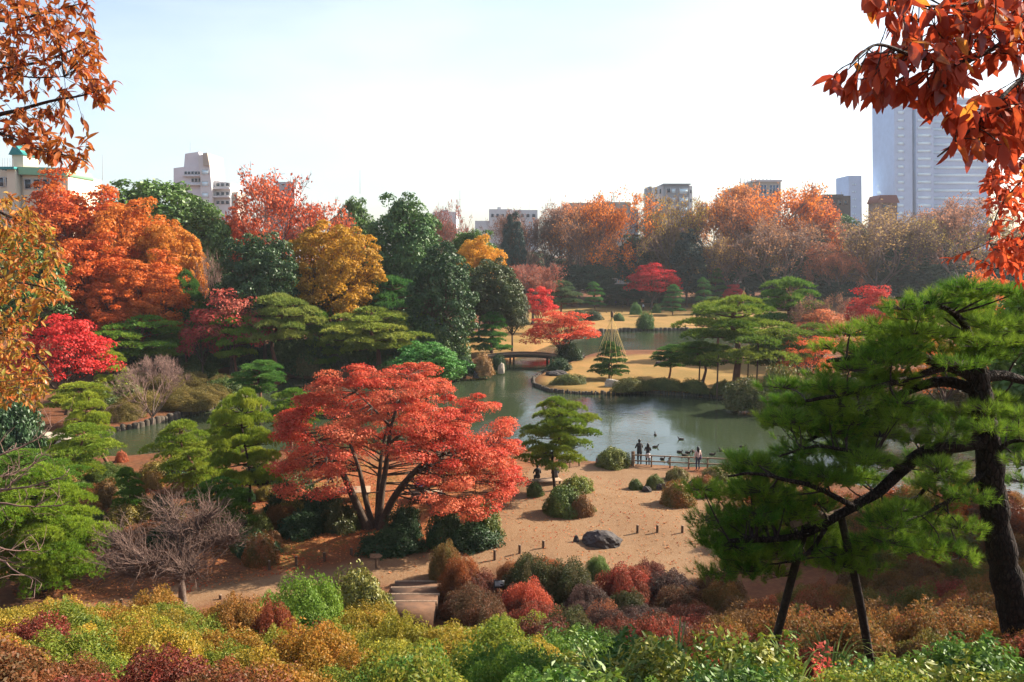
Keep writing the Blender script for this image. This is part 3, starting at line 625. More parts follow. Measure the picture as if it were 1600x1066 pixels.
# ---- wood at the far side of the garden
FG = 'trees along the far edge of the garden'
for a in (
    ('tint', 838, 236, 340, 110, (.28, .13, .08), 'grey brown leafless tree in front of the pale low buildings'),
    ('bare', 800, 246, 352, 90, (.2, .1, .08), 'leafless tree next to the spiky dark conifer'),
    ('bare', 872, 240, 336, 80, (.2, .1, .08), 'slim leafless tree beside the orange tree at the flat beige building'),
    ('sparse', 945, 238, 322, 118, (.68, .20, .02), 'bright orange tree with bare twigs in front of the flat beige building'),
    ('tint', 905, 230, 350, 90, (.5, .2, .06), 'brown tree with a few orange leaves under the flat beige building'),
    ('tint', 1042, 236, 318, 85, (.45, .30, .05), 'leafless tree with yellow leaves in front of the grey apartment block'),
    ('sparse', 1125, 244, 306, 120, (.58, .22, .05), 'wide brown orange tree between the apartment block and the beige block'),
    ('sparse', 1205, 240, 308, 150, (.68, .20, .025), 'wide bright orange tree in front of the blue windowed beige block'),
    ('tint', 1205, 226, 360, 150, (.38, .19, .09), 'grey brown leafless tree before the wide bright orange tree'),
    ('tint', 1140, 224, 380, 90, (.42, .25, .06), 'leafless tree with a forked pale trunk beside the far lawn'),
    ('broad', 1305, 250, 324, 95, (.04, .10, .025), 'green evergreen below the dark brick building'),
    ('broad', 1262, 236, 345, 60, (.03, .07, .025), 'small green evergreen at the flank of the wide orange tree'),
    ('tint', 1365, 226, 344, 160, (.34, .22, .08), 'olive brown half bare tree below the brown hip roofed block'),
    ('sparse', 1480, 240, 330, 140, (.36, .17, .10), 'rusty half bare treetop below the glass tower'),
    ('tint', 1500, 222, 352, 150, (.36, .26, .06), 'olive half bare tree beside the near orange leaves'),
    ('broad', 1440, 250, 335, 120, (.03, .07, .03), 'dark evergreen top under the glass tower'),
    ('sparse', 1300, 224, 395, 70, (.5, .17, .08), 'low rusty orange tree at the wood edge'),
    ('sparse', 905, 244, 332, 90, (.58, .20, .06), 'orange tan tree beside the bright orange tree at the flat beige building'),
    ('sparse', 1160, 236, 325, 110, (.58, .21, .07), 'orange tan round tree in front of the beige block'),
    ('sparse', 1255, 242, 330, 90, (.60, .16, .04), 'bright orange shoulder of the wood beside the green evergreen'),
    ('broad', 1400, 240, 362, 110, (.045, .075, .03), 'olive green evergreen between the half bare trees'),
    ('broad', 990, 246, 362, 90, (.04, .07, .03), 'green evergreen between the orange tree and the apartment block'),
    ('autumn', 1330, 236, 372, 80, (.30, .17, .06), 'tan leafy tree below the dark brick building'),
    ('autumn', 1045, 246, 338, 90, (.26, .17, .07), 'tan leafy tree in front of the grey apartment block'),
    ('fir', 1072, 222, 358, 70, (.012, .03, .025), 'dark blue green conifer beside the far crimson maple'),
    ('maple', 1020, 214, 402, 88, (.48, .02, .025), 'far crimson maple behind the rounded lawn pines'),
    ('maple', 1145, 216, 440, 40, (.48, .03, .035), 'small crimson maple at the wood edge'),
    ('fir', 802, 226, 320, 50, (.012, .04, .035), 'spiky dark conifer standing above the leafless trees'),
): plant(a[0], {'bare': 'bare_tree', 'tint': 'bare_tree', 'sparse': 'autumn_tree', 'maple': 'maple_tree', 'fir': 'conifer_tree'}.get(a[0], 'evergreen_tree'), a[6], T, a[1], d_(a[2]), a[3] - (12 if a[0] in ('bare', 'tint', 'sparse') else 0), a[4] * (1.12 if a[0] in ('bare', 'tint', 'sparse') else 1), a[5], tuple(q * 1.15 for q in a[5]), group=FG)
def farmark(x): return next(t for lim, t in ((850, 'under the pale low building'), (1000, 'under the long flat beige building'), (1090, 'under the grey apartment block'), (1240, 'under the beige block with blue windows'), (1340, 'under the dark brick building'), (1460, 'under the brown hipped roof'), (9999, 'under the right wing of the tower')) if x < lim)
for q in range(17):
    x = 775 + q * 52 + random.uniform(-12, 12)
    plant('broad', 'evergreen_tree', 'low evergreen at the far wood edge ' + farmark(x), T, x, d_(random.uniform(226, 236)), random.uniform(408, 445), random.uniform(75, 110), (.016, .04, .022), (.03, .06, .03), group='low evergreens at the foot of the far wood')
for q in range(17):
    x = 780 + q * 50 + random.uniform(-12, 12)
    plant('broad', 'evergreen_tree', 'evergreen deep in the wood ' + farmark(x), T, x, d_(random.uniform(262, 275)), random.uniform(375, 400), random.uniform(90, 120), (.03, .055, .025), (.05, .08, .03), group='evergreens deep in the far wood')
# ---- leafless trees near
plant('barebush', 'bare_tree', 'leafless grey tree leaning over the channel bank', T, 238, 660, 560, 115, (.2, .1, .08))
# ---- trees outside the view that shade the foot of the slope
for x, y, w, h in ((25, 35.5, 9, 15), (29.5, 42, 9, 16), (21, 28.5, 8, 13)):
    plant_at('broad', 'evergreen_tree', 'evergreen on the hillside shading the foot of the slope', T, (x, y, float(tz(x, y))), w, h, *GREEN, group='evergreens shading the slope')

# ------------------------------------------------------------------ bushes in the garden
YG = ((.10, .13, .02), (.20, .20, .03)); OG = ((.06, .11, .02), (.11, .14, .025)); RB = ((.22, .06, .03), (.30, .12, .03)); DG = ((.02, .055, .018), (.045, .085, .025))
def bush(label, px, base, ytop, wpx, pal, kind='dome', group=None, dw=1., name='trimmed_bush'):
    return plant(kind, name, label, 'bush', px, base, ytop, wpx, *pal, group=group, dw=dw)
for a in (
    ('rounded yellow green bush at the start of the pond fence', 958, 728, 699, 58, ((.09, .12, .02), (.2, .2, .03))),
    ('low yellow green bush behind the cloud pine bench', 903, 770, 743, 56, ((.10, .14, .02), (.22, .23, .03))),
    ('dark green rounded bush in front of the cloud pine', 880, 803, 758, 66, ((.06, .11, .02), (.13, .17, .03))),
    ('small russet bush against the dark bush at the cloud pine', 908, 806, 772, 42, ((.16, .09, .03), (.24, .10, .03))),
    ('tiny yellow green bush at the foot of the russet bush', 924, 802, 790, 18, YG),
    ('small trimmed tree-like bush beside the bench', 836, 776, 752, 30, OG),
    ('round russet topped bush casting an oval shadow on the path', 1058, 787, 750, 56, ((.14, .13, .02), (.36, .13, .03))),
    ('small green and russet bush beside the round russet bush', 1023, 762, 741, 32, ((.08, .13, .02), (.16, .15, .03))),
    ('flat topped olive bush near the woman at the fence', 1058, 751, 730, 40, ((.12, .13, .03), (.22, .15, .04))),
    ('wide flat olive bush next to the fence under the near pine', 1124, 748, 729, 60, ((.12, .13, .03), (.24, .15, .04))),
    ('deep russet bush under the near pine at the path edge', 1102, 772, 742, 50, ((.22, .07, .03), (.3, .12, .03))),
    ('tiny bush on the path near the small green and russet bush', 993, 764, 748, 24, OG),
    ('loose dark camellia bush right of the maple trunks', 632, 838, 788, 62, DG, 'rough'),
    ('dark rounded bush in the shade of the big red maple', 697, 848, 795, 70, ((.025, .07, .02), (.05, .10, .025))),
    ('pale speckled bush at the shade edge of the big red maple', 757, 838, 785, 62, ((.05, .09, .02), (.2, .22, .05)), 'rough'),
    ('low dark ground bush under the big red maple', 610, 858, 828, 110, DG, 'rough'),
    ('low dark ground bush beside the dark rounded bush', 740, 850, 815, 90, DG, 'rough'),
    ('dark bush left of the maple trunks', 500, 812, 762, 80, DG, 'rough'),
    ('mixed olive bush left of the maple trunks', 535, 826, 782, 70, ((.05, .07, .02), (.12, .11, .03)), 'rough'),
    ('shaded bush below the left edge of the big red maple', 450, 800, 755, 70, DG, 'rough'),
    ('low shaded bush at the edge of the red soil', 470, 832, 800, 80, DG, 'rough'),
    ('round olive bush beside the foot of the tall yellow green pine', 405, 835, 800, 44, YG),
    ('russet tipped bush at the path below the tall yellow green pine', 408, 878, 832, 58, ((.12, .10, .02), (.36, .11, .03))),
    ('olive bush behind the russet tipped bush', 388, 858, 822, 56, OG),
    ('round dark green bush on the red soil lawn', 252, 802, 772, 40, DG),
    ('russet bush beside the small pine on the red soil', 170, 792, 748, 42, ((.16, .09, .03), (.24, .12, .03))),
    ('golden bush on the red soil near the channel', 238, 762, 735, 38, ((.3, .15, .03), (.4, .22, .04))),
    ('red bush at the channel edge beside the propped pine', 190, 722, 704, 20, ((.4, .08, .03), (.45, .13, .04))),
    ('golden orange bush at the twisted pine', 292, 768, 742, 50, ((.28, .14, .03), (.4, .2, .04))),
    ('low brown bush beside the propped pine', 160, 752, 736, 40, RB),
    ('dry tan rounded bush at the end of the earth bridge', 755, 586, 551, 34, ((.34, .2, .07), (.4, .22, .1)), 'rough'),
    ('dark green bush at the bank beside the dry tan bush', 722, 585, 556, 55, DG),
    ('dark bush at the abutment of the earth bridge', 779, 577, 553, 26, DG),
    ('small green bush on the bank behind the earth bridge', 702, 556, 533, 26, PINE),
    ('dark glossy bush under the orange red maple on the island', 889, 562, 535, 44, DG, 'rough'),
    ('low dark bush on the island tip', 873, 578, 559, 40, DG, 'rough'),
    ('olive dome bush on the far lawn, lower of the cluster', 895, 502, 488, 34, OLIVE),
    ('dark olive dome bush on the far lawn, back of the cluster', 903, 499, 484, 36, ((.04, .065, .02), (.07, .09, .025))),
    ('large dark olive dome bush on the far lawn', 927, 501, 485, 32, ((.035, .06, .02), (.06, .085, .025))),
    ('round green bush on the far lawn near the walkers', 993, 492, 472, 20, LGREEN),
    ('broad leafy bush at the far bank of the back pond', 1009, 513, 486, 30, GREEN, 'rough'),
    ('low green bush on the far lawn beside the path', 966, 502, 489, 20, GREEN),
    ('pale green bush at the walkers on the far lawn', 1026, 489, 474, 16, GREEN),
    ('yellow green bush at the back of the far lawn', 875, 481, 469, 20, YG),
    ('small brown bush at the back of the far lawn', 899, 480, 473, 14, RB),
    ('large yellow green bush on the island bank by the water', 1217, 634, 568, 70, ((.09, .11, .02), (.2, .17, .04)), 'rough'),
    ('wide loose olive bush overhanging the pond from the island', 1165, 637, 590, 75, ((.07, .09, .02), (.16, .14, .04)), 'rough'),
    ('loose twiggy bush on the island bank below the propped pine', 1260, 642, 585, 60, ((.09, .10, .03), (.18, .13, .05)), 'rough'),
    ('dark evergreen bush at the stone slab bridge', 18, 742, 610, 110, ((.02, .06, .02), (.05, .10, .03)), 'bigleaf'),
    ('dark evergreen bush behind the stone slab bridge', 10, 690, 600, 90, ((.02, .06, .02), (.05, .10, .03)), 'bigleaf'),
    ('trimmed olive dome on the slope beside the stairs', 548, d_(29), 886, 118, ((.13, .14, .025), (.24, .21, .04))),
    ('big russet bush at the top corner of the stairs', 722, 934, 868, 76, ((.20, .08, .03), (.34, .10, .03)), 'azalea'),
    ('olive and russet bush behind the big russet bush at the stairs', 697, 905, 847, 62, ((.12, .11, .03), (.26, .12, .04)), 'azalea'),
): bush(*a)
GCOV = (('dark', DG), ('olive', OG), ('russet', ((.16, .08, .03), (.26, .11, .03))), ('golden olive', ((.16, .13, .02), (.28, .19, .03))))
for q in range(46):
    x = random.uniform(10, 560); y = random.uniform(745, 872)
    if x > 430 and y > 835: continue
    if 210 < x < 370 and y > 850: y -= 60
    nm, pal = GCOV[q % 4]; w = random.uniform(34, 64)
    bush('low %s shrub on the red soil %s' % (nm, 'behind the soft green pine' if x < 150 else 'behind the leafless plum tree' if x < 360 else 'left of the big red maple'), x, y, y - w * random.uniform(.42, .62), w, pal, random.choice(('rough', 'azalea', 'dome')), 'low shrubs on the red soil', 1.2, 'garden_shrub')
for q in range(30):     # understorey below the wood on the left
    x = 180 + q * 18 + random.uniform(-8, 8); nm, pal = (('dark green', DG), ('olive', OG), ('mid green', ((.045, .10, .02), (.09, .15, .03))))[q % 3]; w = random.uniform(48, 80)
    bush('%s understorey bush below the wood %s' % (nm, 'under the orange trees' if x < 310 else 'between the pale and slim pines' if x < 520 else 'towards the pyramid evergreen'), x, d_(random.uniform(99, 109)), random.uniform(505, 535), w, pal, 'rough', 'understorey of the left wood', 1., 'understorey_bush')
for q, (x, y, yt, w, pal) in enumerate(((200, 628, 596, 60, YG), (160, 640, 600, 50, OG), (420, 592, 566, 50, OG), (480, 584, 556, 50, ((.14, .13, .04), (.22, .17, .06))), (525, 578, 548, 46, ((.10, .13, .05), (.22, .22, .10))), (575, 582, 556, 44, RB), (620, 590, 558, 60, LGREEN), (650, 596, 560, 60, GREEN), (700, 590, 556, 50, GREEN), (350, 618, 590, 60, OG), (385, 606, 580, 50, YG), (310, 590, 562, 60, OG))):
    bush(['yellow green bush at the head of the channel', 'olive bush beside the crimson maple', 'olive bush at the bend of the path', 'pale brown bush beside the slim pine', 'silvery speckled bush behind the walkers', 'russet bush at the pond side of the path', 'fresh green bush at the pond bank', 'mid green bush next to the leafy tree', 'green bush at the bank near the tan bush', 'olive bush above the channel bank', 'yellow green bush above the channel bank', 'wide olive bush below the reddish pine trunk'][q], x, y, yt, w, pal, 'rough')
RP = (('rusty orange', ((.13, .09, .025), (.38, .13, .03))), ('orange red', ((.20, .07, .03), (.44, .11, .03))), ('olive brown', ((.08, .09, .02), (.22, .14, .03))), ('dull red', ((.12, .06, .03), (.28, .08, .04))))
for q in range(34):     # planting between the near slope and the pond, seen through the near pine
    x = 1165 + (q % 17) * 26 + random.uniform(-9, 9); y = (800 if q < 17 else 850) + random.uniform(-6, 34); nm, pal = RP[q % 4]; w = random.uniform(58, 95)
    bush('%s shrub %s behind the near pine' % (nm, 'at the sand edge' if x < 1260 else 'behind the prop poles' if x < 1390 else 'beside the thick trunk'), x, y, y - w * random.uniform(.5, .75), w, pal, 'azalea' if q % 3 else 'rough', 'rusty shrubs behind the near pine', 1.1, 'garden_shrub')
# low hedges and ground cover mounds
for x, y, yt, w in ((225, 640, 612, 80), (290, 636, 606, 90), (330, 622, 600, 70), (190, 655, 628, 60), (260, 612, 585, 70), (300, 606, 580, 60), (345, 606, 585, 50), (212, 606, 580, 50)):
    bush('low clipped hedge mound on the far bank of the channel', x, y, yt, w, ((.14, .12, .03), (.24, .17, .05)), 'azalea', 'hedge mounds by the channel', 1.2, 'hedge_mound')
for x, y, yt, w in ((60, 738, 718, 90), (120, 745, 722, 80), (30, 760, 735, 90), (200, 752, 738, 50), (95, 765, 742, 60)):
    bush('low golden hedge mound on the near bank of the channel', x, y, yt, w, ((.22, .15, .03), (.34, .2, .05)), 'dome', 'golden hedge mounds', 1.2, 'hedge_mound')
for x, y, yt, w in ((890, 600, 584, 62), (1040, 608, 590, 70), (1085, 611, 592, 70), (1130, 614, 594, 60), (1010, 609, 594, 40)):
    bush('clipped low hedge on the island lawn', x, y, yt, w, ((.07, .10, .02), (.17, .16, .03)), 'dome', 'low hedges on the island', .5, 'hedge_mound')
bush('low planting round the foot of the rope cone pine', 985, 610, 590, 74, ((.10, .11, .02), (.2, .17, .03)), 'dome', None, .5, 'hedge_mound')
for x, y, yt, w in ((500, 574, 548, 60), (455, 575, 552, 60), (545, 576, 545, 40), (640, 578, 545, 80), (610, 573, 540, 60), (690, 572, 545, 60), (660, 560, 530, 60)):
    bush('rounded bush on the bank along the path behind the pond', x, y, yt, w, random.choice((OG, YG, RB)), 'rough', 'bushes along the path behind the pond')
for q in range(16):
    x = 800 + q * 32
    bush('dim shrub along the back edge of the far lawn', x + random.uniform(-8, 8), random.uniform(473, 477), random.uniform(458, 466), random.uniform(28, 44), ((.03, .055, .025), (.05, .08, .03)), 'rough', 'shrubs along the back of the far lawn')
for x, y, yt, w in ((1330, 660, 600, 110), (1400, 690, 640, 110), (1560, 700, 600, 140), (1500, 665, 610, 110)):
    bush('dim bank shrub seen through the near pine', x, 646, yt - 20, w, ((.06, .08, .025), (.14, .11, .04)), 'rough', 'bank shrubs behind the near pine')

# ------------------------------------------------------------------ the big red maple
def big_maple():
    base = G(590, 824); r = np.random.default_rng(101); D = base.y
    root = thing('maple_tree', 'big spreading red maple with several trunks in the middle of the garden', 'tree', base)
    s = depth(base) / F                       # metres per photo pixel
    def wp(px, py, dy=0): return np.array([(px - 590) * s * (1 + dy / D), dy, (824 - py) * s * 1.02 + dy * -.02])
    cl = []
    # clump centres: layered shelves over a wide dome (pixel outline of the crown, depth from the dome)
    top = np.array([(432, 690), (445, 640), (470, 610), (500, 590), (550, 582), (590, 575), (640, 568), (680, 572), (700, 600), (740, 618), (780, 630), (805, 660), (818, 700), (822, 745)], float)
    bot = np.array([(432, 705), (445, 752), (480, 756), (530, 750), (560, 742), (600, 732), (640, 728), (680, 745), (720, 778), (760, 797), (800, 786), (818, 758)], float)
    n = 0; ph = r.uniform(0, 6.28, 6)
    while n < 430:
        x = r.uniform(436, 818); yt = np.interp(x, top[:, 0], top[:, 1]) + 10 * math.sin(x * .055) + 6 * math.sin(x * .13); yb = np.interp(x, bot[:, 0], bot[:, 1]); hw = math.sqrt(max(0, 1 - ((x - 625) / 200) ** 2))
        y = r.uniform(yt + 6, yb - 3); f = (y - yt) / max(yb - yt, 1)
        dmax = 6.0 * (.35 + .65 * hw) * (.35 + .65 * min(1, f * 1.6))
        dy = r.choice([-1, 1], p=[.62, .38]) * dmax * r.uniform(.5, 1.0) if r.random() < .8 else r.uniform(-dmax, dmax) * .7
        if math.sin(x * .047 + ph[0]) * math.sin(y * .075 + ph[1]) + .6 * math.sin(dy * 1.3 + x * .02 + ph[2]) < -.55: continue
        if abs(x - 612) < 40 and 610 < y < 715 and dy < 1 and r.random() < .8: continue
        if 558 < x < 692 and y > 706 and dy < 2.5: continue
        cl.append(wp(622 + (x - 622) * .915, y + dy * 3.0, dy)); n += 1
    cl = np.array(cl); cl = cl[cl[:, 2] > .9]; ra = r.uniform(.4, .9, len(cl)); kc = np.clip(.45 + .35 * np.sin(cl[:, 0] * .9 + 1) * np.cos(cl[:, 2] * 1.1) + r.normal(size=len(cl)) * .2, 0, 1)
    cb_ = B()
    clump_leaves(cb_, cl, ra, 270, r, .105, .07, np.array([0, 0, 2.5]), .36, .5, .35, kk=kc, hor=.4, jit=.6)
    o = ob('crown', cb_.mesh('maple_crown', M['leaf']), root); o['c1'] = [.52, .045, .03]; o['c2'] = [.61, .18, .08]
    t_ = B()
    stems = [[(574, 822, -.1), (556, 775, -.4), (538, 728, -.8), (512, 690, -1.2), (480, 660, -1.6)], [(582, 824, .1), (570, 780, .3), (560, 735, .5), (540, 690, 1.2), (520, 640, 2)],
             [(592, 824, 0), (596, 775, .3), (604, 720, .5), (612, 670, .3), (628, 625, 0), (640, 590, 0)], [(598, 824, -.2), (612, 785, -.5), (640, 745, -.9), (675, 712, -1.2), (715, 697, -1.4), (770, 690, -1.8)],
             [(588, 824, .3), (588, 770, .9), (592, 715, 1.4), (602, 660, 1.6), (590, 610, 1.8)], [(604, 700, .4), (640, 672, .2), (690, 650, 0), (740, 640, 0)], [(612, 670, .3), (585, 640, .2), (560, 615, 0)]]
    paths = []
    for q, st in enumerate(stems):
        pp = smooth_path([wp(*a) for a in st], 22); r0 = (.24, .17, .19, .24, .15, .09, .08)[q]; rr = np.linspace(r0, .035, 22)
        if q < 5: rr[:3] *= (1.45, 1.2, 1.06); pp[0, 2] -= .15
        tube(t_, pp, rr, 8); paths.append((pp, rr))
    allp = np.vstack([a[0][6:] for a in paths]); allr = np.concatenate([a[1][6:] for a in paths])
    P0, P1, A0, A1 = [], [], [], []
    for c in cl:
        dd = np.linalg.norm((allp - c) * np.array([1, 1, 1.3]), axis=1) + np.where(allp[:, 2] > c[2] + .3, 2.5, 0); j = int(np.argmin(dd)); s0 = allp[j]
        pm = (s0 + c) / 2 + r.normal(size=3) * .2; pp = bez(s0, pm, c, 6); rr = np.linspace(min(allr[j] * .55, .05), .009, 6)
        for q in range(5): P0.append(pp[q]); P1.append(pp[q + 1]); A0.append(rr[q]); A1.append(rr[q + 1])
        for w in range(5):
            e = c + r.normal(size=3) * np.array([.55, .55, .2]); P0.append(pp[4]); P1.append(e); A0.append(.009); A1.append(.004)
    sticks(t_, P0, P1, np.array(A0), np.array(A1), 0, 4)
    ob('trunk', t_.mesh('maple_trunk', M['bark'], True), root)
big_maple()

# ------------------------------------------------------------------ pruned leafless plum on the near bank
def plum():
    base = G(288, 952); base.z = float(tz(base.x, base.y)); base.z = max(base.z, 0); r = np.random.default_rng(103)
    root = thing('plum_tree', 'leafless pruned plum tree with a dense fan of pale twigs', 'tree', base); s = depth(base) / F
    t_, tw_ = B(), B()
    def wp(px, py, dy=0): return np.array([(px - 288) * s, dy, (952 - py) * s])
    limbs = [([(288, 955, 0), (286, 925, 0), (284, 900, .05), (287, 872, .1), (292, 845, .2)], .17), ([(286, 915, 0), (270, 900, -.2), (250, 897, -.4), (225, 895, -.6), (200, 880, -.8)], .10),
             ([(286, 890, 0), (310, 870, .3), (330, 862, .6), (350, 860, .8)], .07), ([(286, 885, 0), (275, 855, .5), (262, 835, 1), (250, 820, 1.4)], .08), ([(284, 900, 0), (300, 885, -.7), (318, 880, -1.3)], .07),
             ([(292, 850, .2), (305, 835, .5), (320, 825, .7)], .07), ([(225, 895, -.6), (215, 870, -.3), (205, 850, 0)], .06), ([(286, 890, 0), (268, 875, -.8), (255, 865, -1.4)], .06)]
    pts = []
    for l, r0 in limbs:
        pp = smooth_path([wp(*a) for a in l], 12) + r.normal(size=(12, 3)) * .025; rr = np.linspace(r0, r0 * .38, 12); tube(t_, pp, rr, 7); pts += list(pp[4:])
    pts = np.array(pts); P0, P1, A0, A1 = [], [], [], []
    for q in range(600):
        s0 = pts[r.integers(len(pts))]; d = nrm(np.array([s0[0] * .55 + r.normal() * .75, s0[1] * .5 + r.normal() * .7, .6 + r.random() * .4])); L = r.uniform(.7, 1.6)
        p = s0; rad = .027
        for w in range(4):
            d = nrm(d + r.normal(size=3) * .28); e = p + d * L / 4; P0.append(p); P1.append(e); A0.append(rad); A1.append(rad * .72); rad *= .74
            for z in range(2):
                dd = nrm(d + r.normal(size=3) * .75 + np.array([0, 0, .2])); e2 = e + dd * r.uniform(.2, .5); P0.append(e); P1.append(e2); A0.append(rad * .6); A1.append(.004)
            p = e
    sticks(tw_, P0, P1, np.array(A0), np.array(A1), 0, 3)
    ob('trunk', t_.mesh('plum_trunk', M['gbark'], True), root); ob('crown', tw_.mesh('plum_crown', M['ptwig']), root)
plum()

# ------------------------------------------------------------------ near pine with propped limb
def near_pine():
    D0 = 13.2; r = np.random.default_rng(107)
    foot = W(1602, 1060, D0); foot.z = float(tz(foot.x, foot.y)) - .1
    root = thing('pine_tree', 'big dark pine with a thick bare trunk and long propped limb on the slope', 'tree', foot)
    f0 = np.array(foot)
    def wp(px, py, dy=0): return np.array(W(px, py, D0 + dy)) - f0
    trunk = [f0 * 0, wp(1600, 1040), wp(1586, 965), wp(1570, 890), wp(1556, 810), wp(1547, 735), wp(1540, 665), wp(1530, 605), wp(1522, 560)]
    t_ = B(); tp = smooth_path(trunk, 40) + r.normal(size=(40, 3)) * .008; tr = np.interp(np.arange(40), [0, 8, 20, 34, 39], [.32, .265, .215, .175, .14]) * (1 + .05 * r.normal(size=40)); tube(t_, tp, tr, 14)
    ob('trunk', t_.mesh('near_pine_trunk', M['pbark'], True), root)
    br = [([(1538, 690, 0), (1490, 698, -.2), (1445, 710, -.3), (1410, 738, -.3), (1372, 775, -.4), (1335, 797, -.5), (1290, 825, -.6), (1240, 845, -.5), (1190, 850, -.6), (1140, 852, -.8)], .13),
          ([(1532, 612, 0), (1480, 596, .2), (1430, 606, .3), (1385, 628, .5), (1340, 652, .4), (1295, 672, .3), (1260, 690, .3)], .10),
          ([(1524, 566, 0), (1478, 566, -.3), (1440, 560, -.5), (1408, 544, -.6), (1380, 552, -.8), (1335, 565, -1), (1290, 572, -1)], .10),
          ([(1522, 562, 0), (1500, 530, .4), (1462, 512, .8), (1420, 508, 1), (1370, 520, 1.2), (1320, 525, 1.3)], .09),
          ([(1530, 590, 0), (1572, 588, .2), (1620, 600, .4), (1680, 600, .5)], .11),
          ([(1524, 562, 0), (1548, 520, .4), (1585, 490, .6), (1640, 470, .8)], .09),
          ([(1522, 562, 0), (1510, 515, -.6), (1480, 485, -1.2), (1440, 475, -1.6)], .08),
          ([(1530, 600, 0), (1480, 575, -.2), (1425, 588, -.6), (1375, 600, -1), (1310, 612, -1.2), (1255, 622, -1.2)], .08),
          ([(1340, 795, -.5), (1290, 770, -.9), (1240, 755, -1.2), (1180, 745, -1.3), (1140, 750, -1.3)], .05),
          ([(1410, 738, -.3), (1380, 720, -.8), (1330, 708, -1), (1270, 700, -1.1), (1215, 715, -1.2)], .05),
          ([(1490, 698, 0), (1470, 730, .6), (1440, 770, .9), (1410, 800, 1.1), (1375, 825, 1.2)], .05),
          ([(1545, 730, 0), (1500, 770, -.4), (1450, 800, -.8), (1410, 815, -1)], .05),
          ([(1290, 825, -.6), (1250, 870, -.5), (1200, 880, -.4)], .04), ([(1548, 720, 0), (1580, 690, -.3), (1620, 690, -.5)], .05), ([(1462, 512, .8), (1430, 470, 1), (1400, 462, 1.1)], .05)]
    pts, rad = [], []
    for l, r0 in br:
        n = 5 * len(l); pp = smooth_path([wp(*a) for a in l], n) + np.cumsum(r.normal(size=(n, 3)) * .006, 0); rr = np.linspace(r0, r0 * .28, n); b_ = B(); tube(b_, pp, rr, 8)
        ob('limb', b_.mesh('pine_limb', M['pbark'], True), root); pts.append(pp[3:]); rad.append(rr[3:])
    pts = np.vstack(pts); rad = np.concatenate(rad)
    # foliage zones in the photograph: (x0,x1,y0,y1,count,depth spread)
    pads = []
    for x0, x1, y0, y1, n, dz in ((1300, 1420, 505, 560, 16, 1.2), (1400, 1520, 462, 530, 22, 1.6), (1500, 1640, 448, 540, 26, 1.8), (1285, 1400, 560, 610, 14, 1.2), (1205, 1320, 600, 665, 18, 1.0), (1220, 1340, 660, 715, 14, .9), (1330, 1450, 590, 650, 10, 1.3),
                               (1450, 1600, 545, 585, 9, 1.5), (1150, 1260, 712, 770, 17, .8), (1090, 1200, 760, 845, 22, .7), (1110, 1230, 845, 900, 20, .7), (1200, 1300, 780, 870, 20, .8), (1290, 1370, 700, 760, 10, 1), (1290, 1360, 850, 890, 8, .8),
                               (1370, 1520, 790, 870, 22, 1.3), (1340, 1440, 640, 720, 9, 1.2), (1470, 1560, 620, 680, 7, 1.4), (1560, 1640, 640, 760, 12, 1.3), (1440, 1530, 725, 790, 8, 1.3)):
        for q in range(int(n * 1.05)): pads.append(wp(r.uniform(x0, x1), r.uniform(y0, y1), r.uniform(-dz, dz) - .1))
    pads = np.array(pads); P0, P1, A0, A1 = [], [], [], []; TP, TD, TK = [], [], []
    for c in pads:
        d = np.linalg.norm(pts - c, axis=1); j = int(np.argmin(d + np.where(pts[:, 2] > c[2] + .05, .25, 0))); s0 = pts[j]
        pm = (s0 + c) / 2 + r.normal(size=3) * .07 + np.array([0, 0, -.06]); pp = bez(s0, pm, c, 6); rr = np.linspace(min(rad[j] * .5, .022), .007, 6)
        for q in range(5): P0.append(pp[q]); P1.append(pp[q + 1]); A0.append(rr[q]); A1.append(rr[q + 1])
        kk = r.random(); nt_ = r.integers(19, 27)
        for w in range(nt_):
            a = r.uniform(0, 6.28); q = math.sqrt(r.random()) * .40; e = c + np.array([math.cos(a) * q, math.sin(a) * q, (.4 - q) * .22 + r.normal() * .02])
            s1 = c + (e - c) * .3 * r.random() - np.array([0, 0, .03]); P0.append(s1); P1.append(e); A0.append(.007); A1.append(.004)
            dr = nrm(e - c + np.array([0, 0, .34])); 
            for z in range(3): TP.append(e - dr * .05 * z); TD.append(dr); TK.append(kk)
    tw_ = B(); sticks(tw_, P0, P1, np.array(A0), np.array(A1), 0, 4); ob('twig', tw_.mesh('near_pine_twig', M['dbark']), root)
    nb_ = B(); needles(nb_, np.array(TP), np.array(TD), 17, .14, .0065, .48, r, np.array(TK))
    o = ob('needle_crown', nb_.mesh('near_pine_needle', M['needle']), root); o['c1'] = [.05, .14, .015]; o['c2'] = [.22, .31, .03]
    # two props under the limb with a cross bar
    for q, (a, b2, lab) in enumerate((((1222, 965, 0.2), (1262, 812, -.4), 'dark slanting prop pole under the outer end of the pine limb'), ((1345, 962, .1), (1312, 800, -.4), 'dark slanting prop pole under the inner part of the pine limb'))):
        p0 = np.array(W(a[0], a[1], D0 + a[2])); p1 = np.array(W(b2[0], b2[1], D0 + b2[2])); dd = p0 - p1; p0 = p1 + dd * 1.5
        th = thing('prop_pole', lab, 'prop', p0, 0, 'prop poles under the pine limb'); b_ = B(); tube(b_, smooth_path([(0, 0, 0), (p1 - p0) / 2 + r.normal(size=3) * .02, p1 - p0], 10), np.linspace(.075, .06, 10), 9)
        ob('pole', b_.mesh('prop_pole', M['dbark'], True), th)
        b_ = B(); e = p1 - p0; tube(b_, [e + np.array([-.28, -.1, -.05]), e + np.array([.28, .1, .04])], [.055, .055], 9); ob('cross_bar', b_.mesh('prop_cross_bar', M['wood'], True), th)
near_pine()

